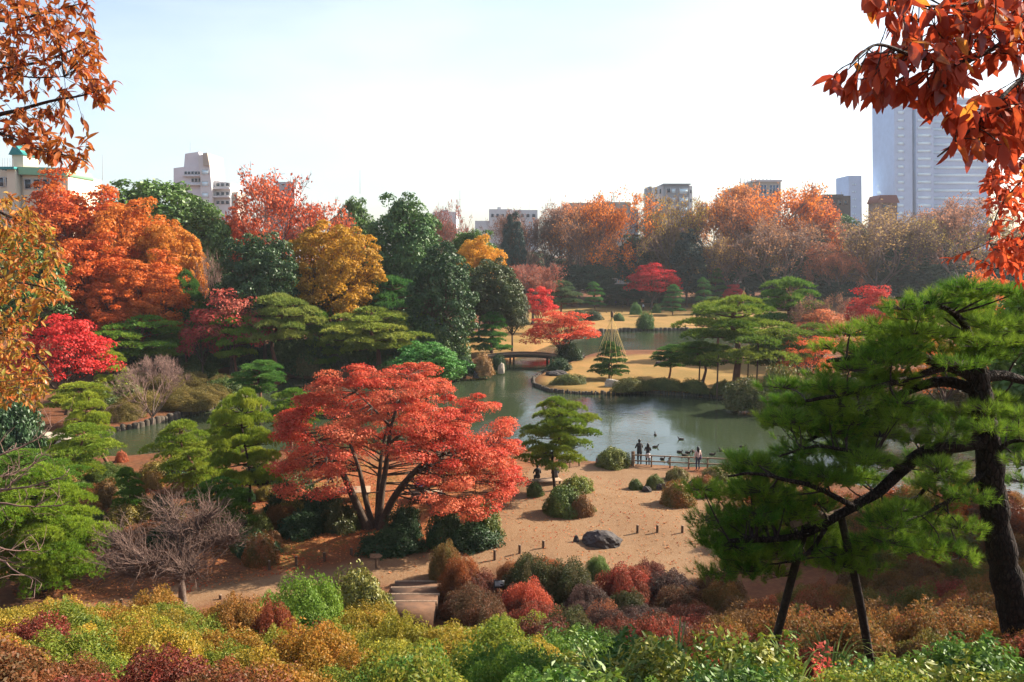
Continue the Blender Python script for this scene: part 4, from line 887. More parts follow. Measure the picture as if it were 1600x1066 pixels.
# ------------------------------------------------------------------ near autumn branches at the frame edges
def leaf_mesh(name, L, Wd, curl, mat):
    b_ = B(); ts = np.array([0, .22, .5, .78, 1.0]); ws = np.array([.04, .75, 1.0, .62, .0]) * Wd / 2
    V = []
    for t, w in zip(ts, ws):
        z = -curl * L * t * t; V += [(t * L, -w, z + w * .35), (t * L, 0, z), (t * L, w, z + w * .35)]
    Fc = []
    for i in range(4):
        for j in range(2): a = i * 3 + j; Fc.append((a, a + 1, a + 4, a + 3))
    b_.add(V, Fc); b_.add([(-.18 * L, 0, .02 * L), (0, -.015 * L, 0), (0, .015 * L, 0)], [(0, 1, 2)])
    return b_.mesh(name, mat)
bl, nt, o = newmat('autumn_leaf')
oi = nd(nt, 'ShaderNodeObjectInfo'); rp = nd(nt, 'ShaderNodeValToRGB'); nt.links.new(oi.outputs['Random'], rp.inputs[0])
c1 = nd(nt, 'ShaderNodeAttribute', attribute_type='OBJECT', attribute_name='c1').outputs['Color']; c2 = nd(nt, 'ShaderNodeAttribute', attribute_type='OBJECT', attribute_name='c2').outputs['Color']
nz = noise(nt, 28, 3); cc = mixc(nt, maprange(nt, nz, .35, .7, 0, .75), c1, c2)
tc = nd(nt, 'ShaderNodeTexCoord'); sx = nd(nt, 'ShaderNodeSeparateXYZ'); nt.links.new(tc.outputs['Object'], sx.inputs[0])
ay = nd(nt, 'ShaderNodeMath', operation='ABSOLUTE'); nt.links.new(sx.outputs[1], ay.inputs[0])
sv_ = nd(nt, 'ShaderNodeMath', operation='MULTIPLY_ADD'); nt.links.new(ay.outputs[0], sv_.inputs[0]); sv_.inputs[1].default_value = -.8; nt.links.new(sx.outputs[0], sv_.inputs[2])
fr = nd(nt, 'ShaderNodeMath', operation='PINGPONG'); nt.links.new(sv_.outputs[0], fr.inputs[0]); fr.inputs[1].default_value = .006
mn = nd(nt, 'ShaderNodeMath', operation='MINIMUM'); nt.links.new(ay.outputs[0], mn.inputs[0]); mm = nd(nt, 'ShaderNodeMath', operation='ADD'); nt.links.new(fr.outputs[0], mm.inputs[0]); mm.inputs[1].default_value = .0004; nt.links.new(mm.outputs[0], mn.inputs[1])
cc = mixc(nt, maprange(nt, mn.outputs[0], .0004, .0018, .55, 0), cc, (.22, .07, .02))
spt = noise(nt, 60, 2); cc = mixc(nt, maprange(nt, spt, .66, .72, 0, .7), cc, (.10, .04, .02))
df = nd(nt, 'ShaderNodeBsdfDiffuse'); tr = nd(nt, 'ShaderNodeBsdfTranslucent'); gl = nd(nt, 'ShaderNodeBsdfGlossy'); gl.inputs['Roughness'].default_value = .4
nt.links.new(cc, df.inputs[0]); nt.links.new(cc, tr.inputs[0]); m1 = nd(nt, 'ShaderNodeMixShader'); m1.inputs[0].default_value = .5; m2 = nd(nt, 'ShaderNodeMixShader'); m2.inputs[0].default_value = .05
nt.links.new(df.outputs[0], m1.inputs[1]); nt.links.new(tr.outputs[0], m1.inputs[2]); nt.links.new(m1.outputs[0], m2.inputs[1]); nt.links.new(gl.outputs[0], m2.inputs[2]); nt.links.new(m2.outputs[0], o.inputs[0])
M['bleaf'] = bl

def inpoly(x, y, poly): return sdist(np.array([[x, y]]), poly)[0] > 0
def near_branches(name, label, trunk_px, D0, twigs, zones, leafL, leafW, cols, seed, nobj, down, mat='bleaf'):
    """twigs: pixel polylines with depth; leaves hang from twigs and side shoots inside the zones"""
    r = np.random.default_rng(seed); foot = W(trunk_px[0], trunk_px[1], D0); foot.z = float(tz(foot.x, foot.y)) - .1; f0 = np.array(foot)
    root = thing(name, label, 'tree', foot)
    def wp(px, py, D): return np.array(W(px, py, D)) - f0
    t_ = B(); topz = max(wp(*tw[0][0])[2] for tw in twigs) + .6; hub = np.array([0, 0, topz * .55])
    tube(t_, smooth_path([(0, 0, 0), (.05, .03, topz * .3), (0, 0, topz * .6), (.05, 0, topz)], 14), np.linspace(.16, .07, 14), 9)
    SP, ST = [], []
    for tw, r0 in twigs:
        q0 = wp(*tw[0]); s0 = np.array([0, 0, min(max(q0[2] - .5, .5), topz * .97)])
        pp = smooth_path([s0] + [wp(*a) for a in tw], 8 * len(tw)); rr = np.linspace(r0 * 1.6, r0 * .3, len(pp)); tube(t_, pp, rr, 6)
        SP += list(pp[8:]); ST += list(np.gradient(pp, axis=0)[8:])
    SP = np.array(SP); ST = nrm(np.array(ST)); P0, P1 = [], []; LP, LD = [], []
    for zpoly, cnt, per, dsp in zones:
        zp = np.array(zpoly, float); x0, y0 = zp.min(0); x1, y1 = zp.max(0); k = 0; g = 0
        while k < cnt and g < cnt * 60:
            g += 1; x, y = r.uniform(x0, x1), r.uniform(y0, y1)
            if not inpoly(x, y, zp): continue
            c = wp(x, y, D0 + r.uniform(*dsp)); d = np.linalg.norm(SP - c, axis=1); j = int(np.argmin(d)); s0 = SP[j]; k += 1
            pm = (s0 + c) / 2 + r.normal(size=3) * leafL * .3; pp = bez(s0, pm, c, 5)
            for q in range(4): P0.append(pp[q]); P1.append(pp[q + 1])
            dr = nrm(c - s0)
            for w in range(per):
                f = 1 - .55 * w / per; pos = bez(s0, pm, c, 2)[0] * 0 + ((1 - f) ** 2 * s0 + 2 * f * (1 - f) * pm + f * f * c) + r.normal(size=3) * leafL * .06
                LP.append(pos); LD.append(nrm(dr * .5 + r.normal(size=3) * .55 + np.array([0, 0, -down])))
    sticks(t_, P0, P1, leafL * .03, leafL * .02, 0, 4)
    ob('trunk', t_.mesh(name + '_trunk', M['dbark'], True), root)
    LP, LD = np.array(LP), np.array(LD)
    meshes = [leaf_mesh(name + '_leaf', leafL * s, leafW * s, c, M[mat]) for s, c in ((1, .15), (.85, .3), (1.1, .05), (.95, -.1))]
    order = r.permutation(len(LP)); rest = B()
    loc = np.array([np.reshape([v.co[:] for v in m_.vertices], (-1, 3)) for m_ in meshes]); fcs = [tuple(p_.vertices) for p_ in meshes[0].polygons]
    q4 = np.array([f for f in fcs if len(f) == 4]); q3 = np.array([f for f in fcs if len(f) == 3])
    for n, i in enumerate(order):
        ls = r.uniform(.62, 1.22); X = LD[i]; Y = nrm(np.cross(np.array([0, 0, 1.0]), X) + r.normal(size=3) * .6); Y = nrm(Y - X * (X @ Y)); Zv = np.cross(X, Y) * ls; X = X * ls; Y = Y * ls; mi = n % 4
        if n < nobj:
            o = ob('leaf', meshes[mi], root); o.matrix_local = Matrix(((X[0], Y[0], Zv[0], LP[i][0]), (X[1], Y[1], Zv[1], LP[i][1]), (X[2], Y[2], Zv[2], LP[i][2]), (0, 0, 0, 1)))
            a, b2 = cols[r.integers(len(cols))]; o['c1'] = list(a); o['c2'] = list(b2)
        else:
            V = loc[mi] @ np.stack([X, Y, Zv]) + LP[i]; u, kk = r.random(), r.random(); rest.add(V, q4, u, kk); rest.add(V, q3, u, kk)
    if len(order) > nobj:
        o = ob('foliage', rest.mesh(name + '_foliage', M['leaf']), root, kind='stuff'); o['c1'] = list(cols[0][0]); o['c2'] = list(cols[-1][1])
    return len(order)
nl = []
nl.append(near_branches('cherry_tree', 'near tree with large red orange leaves hanging at the sky beside the glass tower', (1760, 900), 3.9,
    [([(1640, 40, 3.9), (1560, 72, 3.8), (1500, 98, 3.7), (1430, 88, 3.6), (1370, 70, 3.5), (1330, 100, 3.4)], .012), ([(1640, 120, 4.1), (1590, 130, 4), (1530, 190, 3.8), (1490, 225, 3.7), (1465, 245, 3.6)], .010), ([(1650, 10, 4.2), (1560, 0, 4.2), (1480, 10, 4), (1420, 5, 3.9), (1360, -10, 3.8)], .010),
     ([(1660, 190, 4.3), (1600, 220, 4.3), (1570, 260, 4.2)], .008), ([(1620, 60, 4.5), (1540, 50, 4.4), (1460, 40, 4.3)], .008)],
    [([(1345, -20), (1390, 60), (1420, 70), (1500, 60), (1620, 100), (1620, -20)], 75, 5, (-.3, .5)), ([(1300, 130), (1330, 85), (1400, 55), (1500, 60), (1560, 100), (1540, 180), (1440, 190), (1380, 160), (1350, 150)], 62, 5, (-.4, .1)),
     ([(1470, 255), (1480, 190), (1540, 150), (1620, 110), (1620, 260), (1570, 230), (1540, 225)], 45, 5, (-.3, .4))],
    .105, .046, [((.30, .04, .018), (.45, .085, .02)), ((.42, .07, .02), (.52, .14, .025)), ((.20, .025, .016), (.32, .05, .02)), ((.55, .15, .02), (.62, .28, .04)), ((.30, .03, .02), (.48, .075, .025))], 201, 300, 1.0))
nl.append(near_branches('cherry_tree', 'orange leaved tree further behind the large hanging red leaves', (1720, 950), 8.0,
    [([(1640, 250, 8), (1590, 290, 8), (1560, 330, 7.9), (1545, 380, 7.8)], .012), ([(1650, 330, 8.2), (1600, 370, 8.1), (1560, 420, 8)], .012), ([(1650, 180, 8.3), (1600, 210, 8.2), (1570, 240, 8.1)], .012)],
    [([(1545, 215), (1620, 180), (1620, 450), (1570, 440), (1545, 400), (1555, 330), (1535, 290)], 120, 8, (-.6, .8)), ([(1470, 400), (1560, 380), (1560, 440), (1470, 420)], 6, 5, (-.2, .2))],
    .10, .045, [((.55, .08, .03), (.66, .16, .03)), ((.66, .14, .03), (.68, .22, .05)), ((.45, .05, .025), (.6, .1, .03))], 203, 120, .8))
nl.append(near_branches('oak_tree', 'near tree with rusty brown leaves reaching into the sky over the green roofed building', (-130, 1000), 9.0,
    [([(-30, 190, 9), (30, 172, 9), (80, 158, 9), (125, 150, 8.9), (160, 140, 8.8)], .018), ([(-30, 120, 9), (20, 105, 9.1), (70, 95, 9), (120, 75, 9), (150, 60, 9)], .016), ([(-30, 210, 9), (40, 225, 8.8), (90, 240, 8.7), (130, 250, 8.7)], .014), ([(-30, 40, 9.2), (30, 30, 9.2), (90, 15, 9.2), (130, 5, 9.2)], .014), ([(-20, 100, 8.7), (40, 120, 8.6), (100, 120, 8.5)], .012)],
    [([(-20, -20), (135, -20), (140, 40), (168, 60), (150, 90), (110, 100), (60, 80), (-20, 90)], 105, 6, (-.9, .9)), ([(-20, 90), (60, 80), (150, 90), (184, 125), (165, 165), (120, 140), (80, 150), (-20, 150)], 75, 6, (-.8, .6)),
     ([(-20, 160), (40, 170), (110, 150), (125, 190), (90, 215), (140, 200), (145, 215), (140, 255), (110, 260), (60, 250), (0, 215), (-20, 210)], 80, 6, (-.7, .5))],
    .125, .045, [((.30, .055, .02), (.42, .12, .025)), ((.26, .05, .02), (.38, .09, .025)), ((.30, .14, .03), (.38, .18, .03)), ((.18, .04, .02), (.3, .07, .03)), ((.44, .11, .03), (.44, .15, .03))], 205, 300, .5))
nl.append(near_branches('oak_tree', 'near tree with yellow green and orange leaves in front of the crimson maple', (-150, 1000), 12.0,
    [([(-40, 330, 12), (20, 340, 12), (70, 360, 12), (95, 390, 11.8)], .02), ([(-40, 430, 12), (20, 440, 12), (70, 450, 12), (100, 470, 11.9)], .02), ([(-40, 520, 12), (20, 530, 12), (60, 560, 12), (85, 590, 11.8)], .02), ([(-40, 600, 12.4), (10, 600, 12.2), (40, 620, 12)], .018)],
    [([(-30, 300), (40, 298), (62, 335), (78, 350), (105, 405), (92, 440), (112, 462), (62, 480), (45, 520), (-30, 520)], 260, 8, (-1.2, 1.4)), ([(-30, 510), (35, 520), (72, 548), (60, 575), (82, 600), (55, 640), (20, 625), (-30, 650)], 150, 8, (-1, 1.2))],
    .105, .04, [((.50, .12, .03), (.46, .2, .03)), ((.50, .17, .03), (.5, .24, .04)), ((.20, .19, .03), (.30, .22, .03)), ((.45, .10, .03), (.26, .22, .03))], 207, 160, .6))
print('leaves', nl)

# ------------------------------------------------------------------ shrubs covering the near slope
ZC = {  # colour zones: label, palette list
 'yel': ('', [((.16, .15, .02), (.42, .26, .03)), ((.13, .16, .02), (.34, .29, .03)), ((.21, .14, .02), (.42, .18, .03)), ((.10, .16, .02), (.26, .26, .03))]),
 'drd': ('', [((.12, .045, .025), (.25, .045, .03)), ((.10, .065, .025), (.26, .08, .03))]),
 'grn': ('', [((.06, .15, .02), (.18, .25, .03)), ((.045, .12, .02), (.13, .21, .03)), ((.08, .15, .02), (.28, .25, .03))]),
 'bgr': ('', [((.09, .18, .02), (.17, .24, .03))]),
 'rus': ('', [((.12, .10, .025), (.34, .13, .03)), ((.10, .08, .025), (.26, .10, .03)), ((.07, .10, .02), (.22, .14, .03)), ((.15, .09, .03), (.34, .085, .04)), ((.11, .06, .03), (.20, .10, .03))]),
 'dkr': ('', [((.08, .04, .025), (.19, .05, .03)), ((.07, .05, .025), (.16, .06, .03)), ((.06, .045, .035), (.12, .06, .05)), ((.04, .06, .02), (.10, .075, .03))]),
 'scr': ('', [((.15, .06, .03), (.36, .06, .04))]),
}
ZG = {'yel': 'golden azaleas on the slope', 'drd': 'dark red azaleas on the slope', 'grn': 'green azaleas on the slope', 'bgr': 'green azaleas by the stairs', 'rus': 'russet azaleas under the near pine', 'dkr': 'dull shrubs at the foot of the slope', 'scr': 'scarlet shrubs at the foot of the slope'}
def zone(px, py, r, y=99):
    if px > 840 and y < 10.6 + .9 * math.sin(px * .013): return 'grn'
    if y < 10.2: return ('drd' if r.random() < .62 else 'yel') if px < 500 else 'grn'
    if px < 640:
        if py > 1012 and r.random() < .62 and px < 520: return 'drd'
        if py > 1025: return 'grn' if px > 430 else 'yel'
        if 395 < px < 530 and 890 < py < 950: return 'bgr'
        return 'drd' if r.random() < .07 else 'yel'
    if px < 840:
        if py > 1020: return 'grn'
        if py > 945: return 'yel'
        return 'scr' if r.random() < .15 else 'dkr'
    if py > 978 + 12 * math.sin(px * .02): return 'grn'
    if px > 1090: return 'rus' if r.random() < .93 else 'scr'
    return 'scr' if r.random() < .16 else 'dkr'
WORDS = {'yel': ('golden', 'yellow green', 'orange gold', 'lime green'), 'drd': ('dark red', 'maroon and russet'), 'grn': ('fresh green', 'deep green', 'pale yellowish green'), 'bgr': ('bright green',), 'rus': ('rusty orange', 'brown and russet', 'olive and russet', 'red and orange', 'dull brown red'), 'dkr': ('dark red', 'brownish red', 'greyish plum', 'dark olive'), 'scr': ('scarlet',)}
def shrub_label(zc, pi, px, y):
    at = next(t for lim, t in ((150, 'below the soft green pine'), (400, 'below the leafless plum tree'), (560, 'beside the trimmed olive dome'), (760, 'beside the log stairs'), (930, 'below the small black panel'), (1100, 'before the prop poles'), (1380, 'around the prop poles'), (9999, 'at the trunk of the near pine')) if px < lim)
    hi = 'high on the slope' if y < 13 else 'midway down the slope' if y < 21 else 'low on the slope'
    return '%s azalea mound %s %s' % (WORDS[zc][pi], hi, at)
rs = np.random.default_rng(301); nsh = 0
yy = 7.0
while yy < 37.0:
    w = 1.25 + .028 * yy * (1 if yy < 24 else .8); xx = -.68 * yy - 2.5 + rs.uniform(0, w)
    while xx < .68 * yy + 3.5:
        x = xx + rs.normal() * .2; y = yy + rs.normal() * .22; z = float(tz(x, y)); sw = w * rs.uniform(1.0, 1.45); sh = sw * rs.uniform(.42, .72); xx += w
        px, py = PX((x, y, z + sh)); pb = PX((x, y, z))
        # keep the stairs, the path and the bare patch left of them free
        if 596 < pb[0] < 700 and y > 24.5: continue
        if y > 30.2 and px < 690: continue
        if y > 32.8 and px < 1150: continue
        if px > 1150 and y > 28 + (px - 1150) * .03: continue
        if px < 420 and y > 27.2: continue
        if px < 600 and y > 29: continue
        if py > 1130: continue
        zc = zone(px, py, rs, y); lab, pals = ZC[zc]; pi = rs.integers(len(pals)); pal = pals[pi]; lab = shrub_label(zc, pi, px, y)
        kind = 'bigleaf' if (zc == 'grn' and px > 850 and rs.random() < .6) else 'azalea'
        if zc == 'drd': sh *= .9
        if px > 1250 and y < 14: sh *= .72
        if zc in ('dkr', 'scr') : sh *= rs.uniform(.8, 1.2)
        jit = rs.uniform(.85, 1.15)
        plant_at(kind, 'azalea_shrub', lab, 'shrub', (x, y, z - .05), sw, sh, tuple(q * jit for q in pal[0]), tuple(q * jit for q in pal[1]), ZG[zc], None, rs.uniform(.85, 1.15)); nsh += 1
    yy += w * .82
print('shrubs', nsh)

for lab, px, D, yt, w, pal in (('large bright green azalea dome on the slope beside the trimmed olive dome', 470, 24.5, 897, 150, ((.10, .19, .02), (.18, .26, .03))), ('large russet olive azalea dome in front of the bright green dome', 352, 22.5, 930, 120, ((.20, .12, .03), (.32, .13, .03))), ('deep red azalea dome against the russet olive dome', 412, 22, 936, 82, ((.20, .05, .03), (.30, .08, .03))),
        ('golden orange azalea dome at the edge of the dark gap', 480, 18, 985, 120, ((.30, .19, .02), (.4, .24, .03))), ('yellow green azalea dome beside the golden orange dome', 620, 19, 962, 150, ((.18, .18, .02), (.32, .25, .03))), ('tall brown red shrub standing out of the shaded shrubs', 950, 27, 938, 78, ((.22, .07, .04), (.28, .11, .05))),
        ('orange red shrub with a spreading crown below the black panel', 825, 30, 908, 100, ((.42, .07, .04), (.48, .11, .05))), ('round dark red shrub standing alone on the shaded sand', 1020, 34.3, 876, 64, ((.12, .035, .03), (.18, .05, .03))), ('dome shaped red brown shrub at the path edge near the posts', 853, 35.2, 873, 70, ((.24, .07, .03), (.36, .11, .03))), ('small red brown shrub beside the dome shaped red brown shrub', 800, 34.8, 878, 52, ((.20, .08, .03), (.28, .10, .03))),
        ('pale green grassy shrub at the path edge behind the dark shrubs', 938, 35.2, 868, 44, ((.10, .16, .04), (.2, .26, .08)))):
    plant('azalea', 'azalea_shrub', lab, 'shrub', px, d_(D), yt, w, *pal)
# red sprays, grass tufts and stalks standing out of the shrubs
def spray(px, py, D, h, n, label, c1, c2, seed, name='red_leaved_shoot'):
    r = np.random.default_rng(seed); p = np.array(W(px, py, D)); z0 = float(tz(p[0], p[1])) - .05; base = np.array([p[0], p[1], z0]); H = p[2] - z0
    root = thing(name, label, 'plant', base, 0, 'red shoots in the azaleas'); t_, f_ = B(), B(); LP = []
    for q in range(n):
        e = np.array([r.normal() * .22, r.normal() * .22, H * r.uniform(.8, 1.02)]); pp = bez((r.normal() * .05, r.normal() * .05, 0), e * np.array([.2, .2, .6]), e, 10); tube(t_, pp, np.linspace(.010, .003, 10), 4)
        for s in range(26):
            f = r.uniform(.72, 1.0); i = min(int(f * 9), 8); LP.append(pp[i] + (pp[i + 1] - pp[i]) * (f * 9 - i) + r.normal(size=3) * .055)
    LP = np.array(LP); leaves(f_, LP, r.normal(size=LP.shape) + np.array([0, -.3, .5]), .085, .032, r, r.random(len(LP)))
    ob('stem', t_.mesh('shoot_stem', M['twig'], True), root); o = ob('foliage', f_.mesh('shoot_foliage', M['leaf']), root); o['c1'] = list(c1); o['c2'] = list(c2)
for q, (px, py, D) in enumerate(((1190, 975, 12.5), (1182, 1015, 11.5), (1120, 1030, 9.5), (1098, 1010, 10), (1270, 1010, 10), (990, 1000, 11))):
    spray(px, py, D, 1, 5, 'upright shoots with pinkish red leaves rising out of the green azaleas', (.55, .06, .05), (.6, .14, .09), 400 + q)
def grass(px, py, D, label, seed, n=34, L=.75):
    r = np.random.default_rng(seed); p = W(px, py, D); z0 = float(tz(p.x, p.y)); top = p.z; root = thing('grass_tuft', label, 'grass', (p.x, p.y, z0), 0, 'grass tufts in the azaleas'); b_ = B(); h = top - z0
    for q in range(n):
        a = r.uniform(0, 6.28); l = L * r.uniform(.6, 1.15); d = np.array([math.cos(a), math.sin(a), 0]); s = np.array([-d[1], d[0], 0]) * .012
        pts = bez((0, 0, 0), np.array([0, 0, h * r.uniform(.9, 1.25)]) + d * l * .25, np.array([0, 0, h * r.uniform(.55, 1.0)]) + d * l, 9); w = np.array([1, 1, 1, 1, .95, .85, .7, .4, .05])[:, None]
        V = np.stack([pts - s * w, pts + s * w], 1).reshape(-1, 3); i = np.arange(8) * 2; b_.add(V, np.stack([i, i + 1, i + 3, i + 2], 1), r.random(), r.random())
    o = ob('blade_clump', b_.mesh('grass_blade', M['leaf']), root); o['c1'] = [.10, .18, .03]; o['c2'] = [.30, .32, .10]
for q, (px, py, D) in enumerate(((955, 1030, 9.2), (1060, 1000, 10.5), (1240, 1015, 9.5), (1300, 985, 11.5), (1140, 1040, 8.8))): grass(px, py, D, 'tuft of long arching pale green grass among the azaleas', 430 + q)
# bare whips hanging at the left edge
def whips():
    r = np.random.default_rng(441); D = 15.0; f = W(-60, 900, D); f.z = float(tz(f.x, f.y)) - .1; f0 = np.array(f); root = thing('bare_tree', 'leafless near tree reaching pale thin branches over the soft green pine', 'tree', f); t_, b_ = B(), B()
    w = lambda px, py, dy=0: np.array(W(px, py, D + dy)) - f0
    tube(t_, smooth_path([(0, 0, 0), w(-55, 850), w(-50, 770), w(-60, 700)], 14), np.linspace(.11, .05, 14), 8)
    P0, P1, A0, A1 = [], [], [], []
    for st, en in (((-52, 780), (95, 790)), ((-50, 760), (100, 745)), ((-55, 720), (90, 660)), ((-52, 800), (75, 700)), ((-52, 840), (60, 860)), ((-54, 740), (60, 720)), ((-50, 830), (55, 905))):
        p0, p2 = w(*st, r.normal() * .3), w(*en, r.normal() * .8); pm = (p0 + p2) / 2 + np.array([0, 0, -.25]) + r.normal(size=3) * .1; pp = bez(p0, pm, p2, 14) + r.normal(size=(14, 3)) * .012; tube(b_, pp, np.linspace(.026, .006, 14), 5)
        for q in range(16):
            s = pp[r.integers(3, 14)]; d = nrm(p2 - p0 + r.normal(size=3) * 1.1 + np.array([0, 0, .6]))
            for z in range(3): e = s + d * r.uniform(.12, .25); P0.append(s); P1.append(e); A0.append(.008 - .002 * z); A1.append(.006 - .002 * z); s = e; d = nrm(d + r.normal(size=3) * .4)
    sticks(b_, P0, P1, np.array(A0), np.array(A1), 0, 3); ob('trunk', t_.mesh('whip_trunk', M['gbark'], True), root); ob('crown', b_.mesh('whip_crown', M['twig']), root)
whips()

# ------------------------------------------------------------------ stairs, posts, signs, rock
def stairs():
    g = G(652, 928); root = thing('stairs', 'earth steps with log edges between the azaleas and the russet bush', 'stairs', (g.x, g.y, 0)); n = 0
    for q, py in enumerate((902, 916, 933, 948)):
        y = 34.2 - q * 1.15; z = .06 + .2 * q; x = g.x; b_ = B(); box(b_, x - 1.0 - g.x, x + 1.0 - g.x, y - 1.16 - g.y, y - .1 - g.y, z - .6, z + .12); ob('tread', b_.mesh('stair_tread', M['soilstep']), root)
        b_ = B(); tube(b_, [(x - 1.05 - g.x, y - .03 - g.y, z + .06), (x - g.x, y - .03 - g.y, z + .07), (x + 1.05 - g.x, y - .03 - g.y, z + .06)], [.085] * 3, 8); ob('log_edge', b_.mesh('stair_log', M['wood'], True), root)
M['soilstep'] = simplemat('step_soil', (.13, .065, .035), (.08, .042, .025), 3, .95, .4)
stairs()
def post(px, py, h, rad, label, group, mat='dwood'):
    g = G(px, py); z = float(np.interp(0, [0, 1], [0, 0])); root = thing('post', label, 'post', (g.x, g.y, 0), 0, group); b_ = B(); tube(b_, [(0, 0, -.2), (0, 0, h * .96)], [rad, rad], 10); ob('shaft', b_.mesh('post_shaft', M[mat], True), root)
    b_ = B(); tube(b_, [(0, 0, h * .96), (0, 0, h)], [rad * .98, rad * .7], 10); ob('cap', b_.mesh('post_cap', M['wood'], True), root)
for px, py in ((773, 874), (812, 866), (849, 859), (996, 834), (1027, 834), (1066, 835)): post(px, py, .46, .065, 'short dark wooden post along the sandy path by the rock', 'short posts along the path by the rock')
for px, py in ((421, 890), (463, 883), (507, 877), (549, 870), (591, 866)): post(px, py, .42, .065, 'short dark wooden post along the leaf covered path below the maple', 'short posts below the maple')
for px, py in ((190, 952), (345, 945)): post(px, py, .42, .065, 'short dark wooden post near the leafless plum tree', 'short posts by the plum tree')
for px, py in ((857, 727), (882, 727), (905, 728), (932, 728), (960, 729)): post(px, py, .5, .06, 'low pale post along the pond bank beside the fence bush', 'low pale posts at the pond bank', 'wood')
for px in (1100, 1113, 1127, 1140, 1155): post(px, 502, .7, .09, 'thin stake in a row on the far lawn', 'stakes on the far lawn')
for px in (935, 948, 960, 972, 985): post(px, 489, .6, .09, 'thin stake in front of the walkers on the far lawn', 'stakes near the walkers')
def sign():
    g = G(588, 890); root = thing('wooden_signpost', 'small brown wooden signpost with an arrow board at the path', 'sign', g); b_ = B(); tube(b_, [(0, 0, -.2), (0, 0, .72)], [.05, .05], 8); ob('pole', b_.mesh('sign_pole', M['dwood'], True), root)
    b_ = B(); V = [(-.26, -.03, .55), (.18, -.03, .55), (.30, -.03, .65), (.18, -.03, .75), (-.26, -.03, .75)]; V2 = [(x, .03 - .03 + .0, z) for x, y, z in V]; b_.add(V + V2, [(0, 1, 2, 3, 4)]); b_.add(V + V2, [(9, 8, 7, 6, 5)]); b_.add(V + V2, [(q, (q + 1) % 5, (q + 1) % 5 + 5, q + 5) for q in range(5)]); o = ob('arrow_board', b_.mesh('arrow_board', M['wood']), root); o.location = (0, -.05, 0)
    y = 31.0; g = W(780, 918, y); z = float(tz(g.x, y)); root = thing('plant_label', 'small black panel on a stake among the dull shrubs at the stairs', 'sign', (g.x, y, z)); b_ = B(); tube(b_, [(0, 0, -.1), (0, 0, g.z - z + .1)], [.03, .03], 6); ob('stake', b_.mesh('label_stake', M['dwood']), root)
    b_ = B(); box(b_, -.2, .2, -.06, -.035, g.z - z, g.z - z + .3); ob('panel', b_.mesh('label_panel', M['signblack']), root)
    b_ = B()
    for q, (w, zz) in enumerate(((.13, .23), (.15, .18), (.10, .13), (.14, .08))): box(b_, -.16, -.16 + w * 2, -.066, -.062, g.z - z + zz, g.z - z + zz + .018)
    ob('lettering', b_.mesh('label_lettering', M['white']), root)
    g = G(882, 731); root = thing('notice_board', 'pale notice board on two legs at the pond bank behind the cloud pine', 'sign', g)
    for x in (-.35, .35): b_ = B(); box(b_, x - .03, x + .03, -.03, .03, -.1, 1.0); ob('leg', b_.mesh('board_leg', M['wood']), root)
    b_ = B(); box(b_, -.42, .42, -.06, -.032, .35, 1.0); ob('panel', b_.mesh('board_panel', M['white']), root)
sign()
def rock(px, py, wpx, hpx, label, seed, mat='rock', depthf=.7, name='rock', group=None, z=0):
    g = G(px, py, z); s = depth(g) / F; bm = bmesh.new(); bmesh.ops.create_icosphere(bm, subdivisions=4, radius=1); r = np.random.default_rng(seed); dirs = nrm(r.normal(size=(16, 3))); off = r.uniform(.62, .95, 16)
    for v in bm.verts:
        n = np.array(v.co); d = dirs @ n; k = 1.0
        for q in range(16):
            if d[q] > off[q]: k = min(k, off[q] / d[q])
        k *= 1 + .05 * math.sin(n[0] * 9 + seed) * math.cos(n[1] * 8) + .03 * math.sin(n[2] * 17 + n[0] * 13) + .02 * math.sin(n[1] * 31 + n[0] * 23); v.co = Vector(n * k)
        v.co.x *= wpx * s * .5; v.co.y *= wpx * s * .5 * depthf; v.co.z = max(v.co.z, -.3) * hpx * s * 1.0
    me = bpy.data.meshes.new('rock'); bm.to_mesh(me); bm.free(); me.materials.append(M[mat]); o = ob(name, me, None, g); tag(o, label, 'rock', group); return o
rock(941, 850, 78, 26, 'big dark rock lying on the sandy path', 3)
rock(900, 848, 10, 12, 'small pointed stone beside the big dark rock', 5)
for q, (px, py, w, h) in enumerate(((708, 0, 0, 0), (784, 580, 13, 13), (872, 586, 40, 9), (957, 604, 26, 16), (905, 559, 18, 8), (743, 588, 12, 9), (1030, 572, 14, 8))):
    if w: rock(px, py, w, h, ['', 'pale upright rock at the abutment of the earth bridge', 'long flat dark rock on the island tip', 'pale rock in the planting under the rope cone pine', 'dark rock at the back of the island', 'low rock at the bank beside the dry tan bush', 'dark rock on the sandy back of the island'][q], 20 + q, 'stone' if q in (1, 3) else 'rock')
for px, py, w, h in ((1030, 764, 26, 12), (1085, 762, 26, 14), (1010, 768, 18, 8)): rock(px, py, w, h, 'low rock between the russet bushes by the path', px, 'rock', group='rocks between the russet bushes')
rock(70, 722, 40, 18, 'pale boulder at the near end of the stone slab bridge', 41, 'stone'); rock(92, 700, 18, 14, 'brown boulder under the stone slab bridge', 42, 'stone', z=-.3)

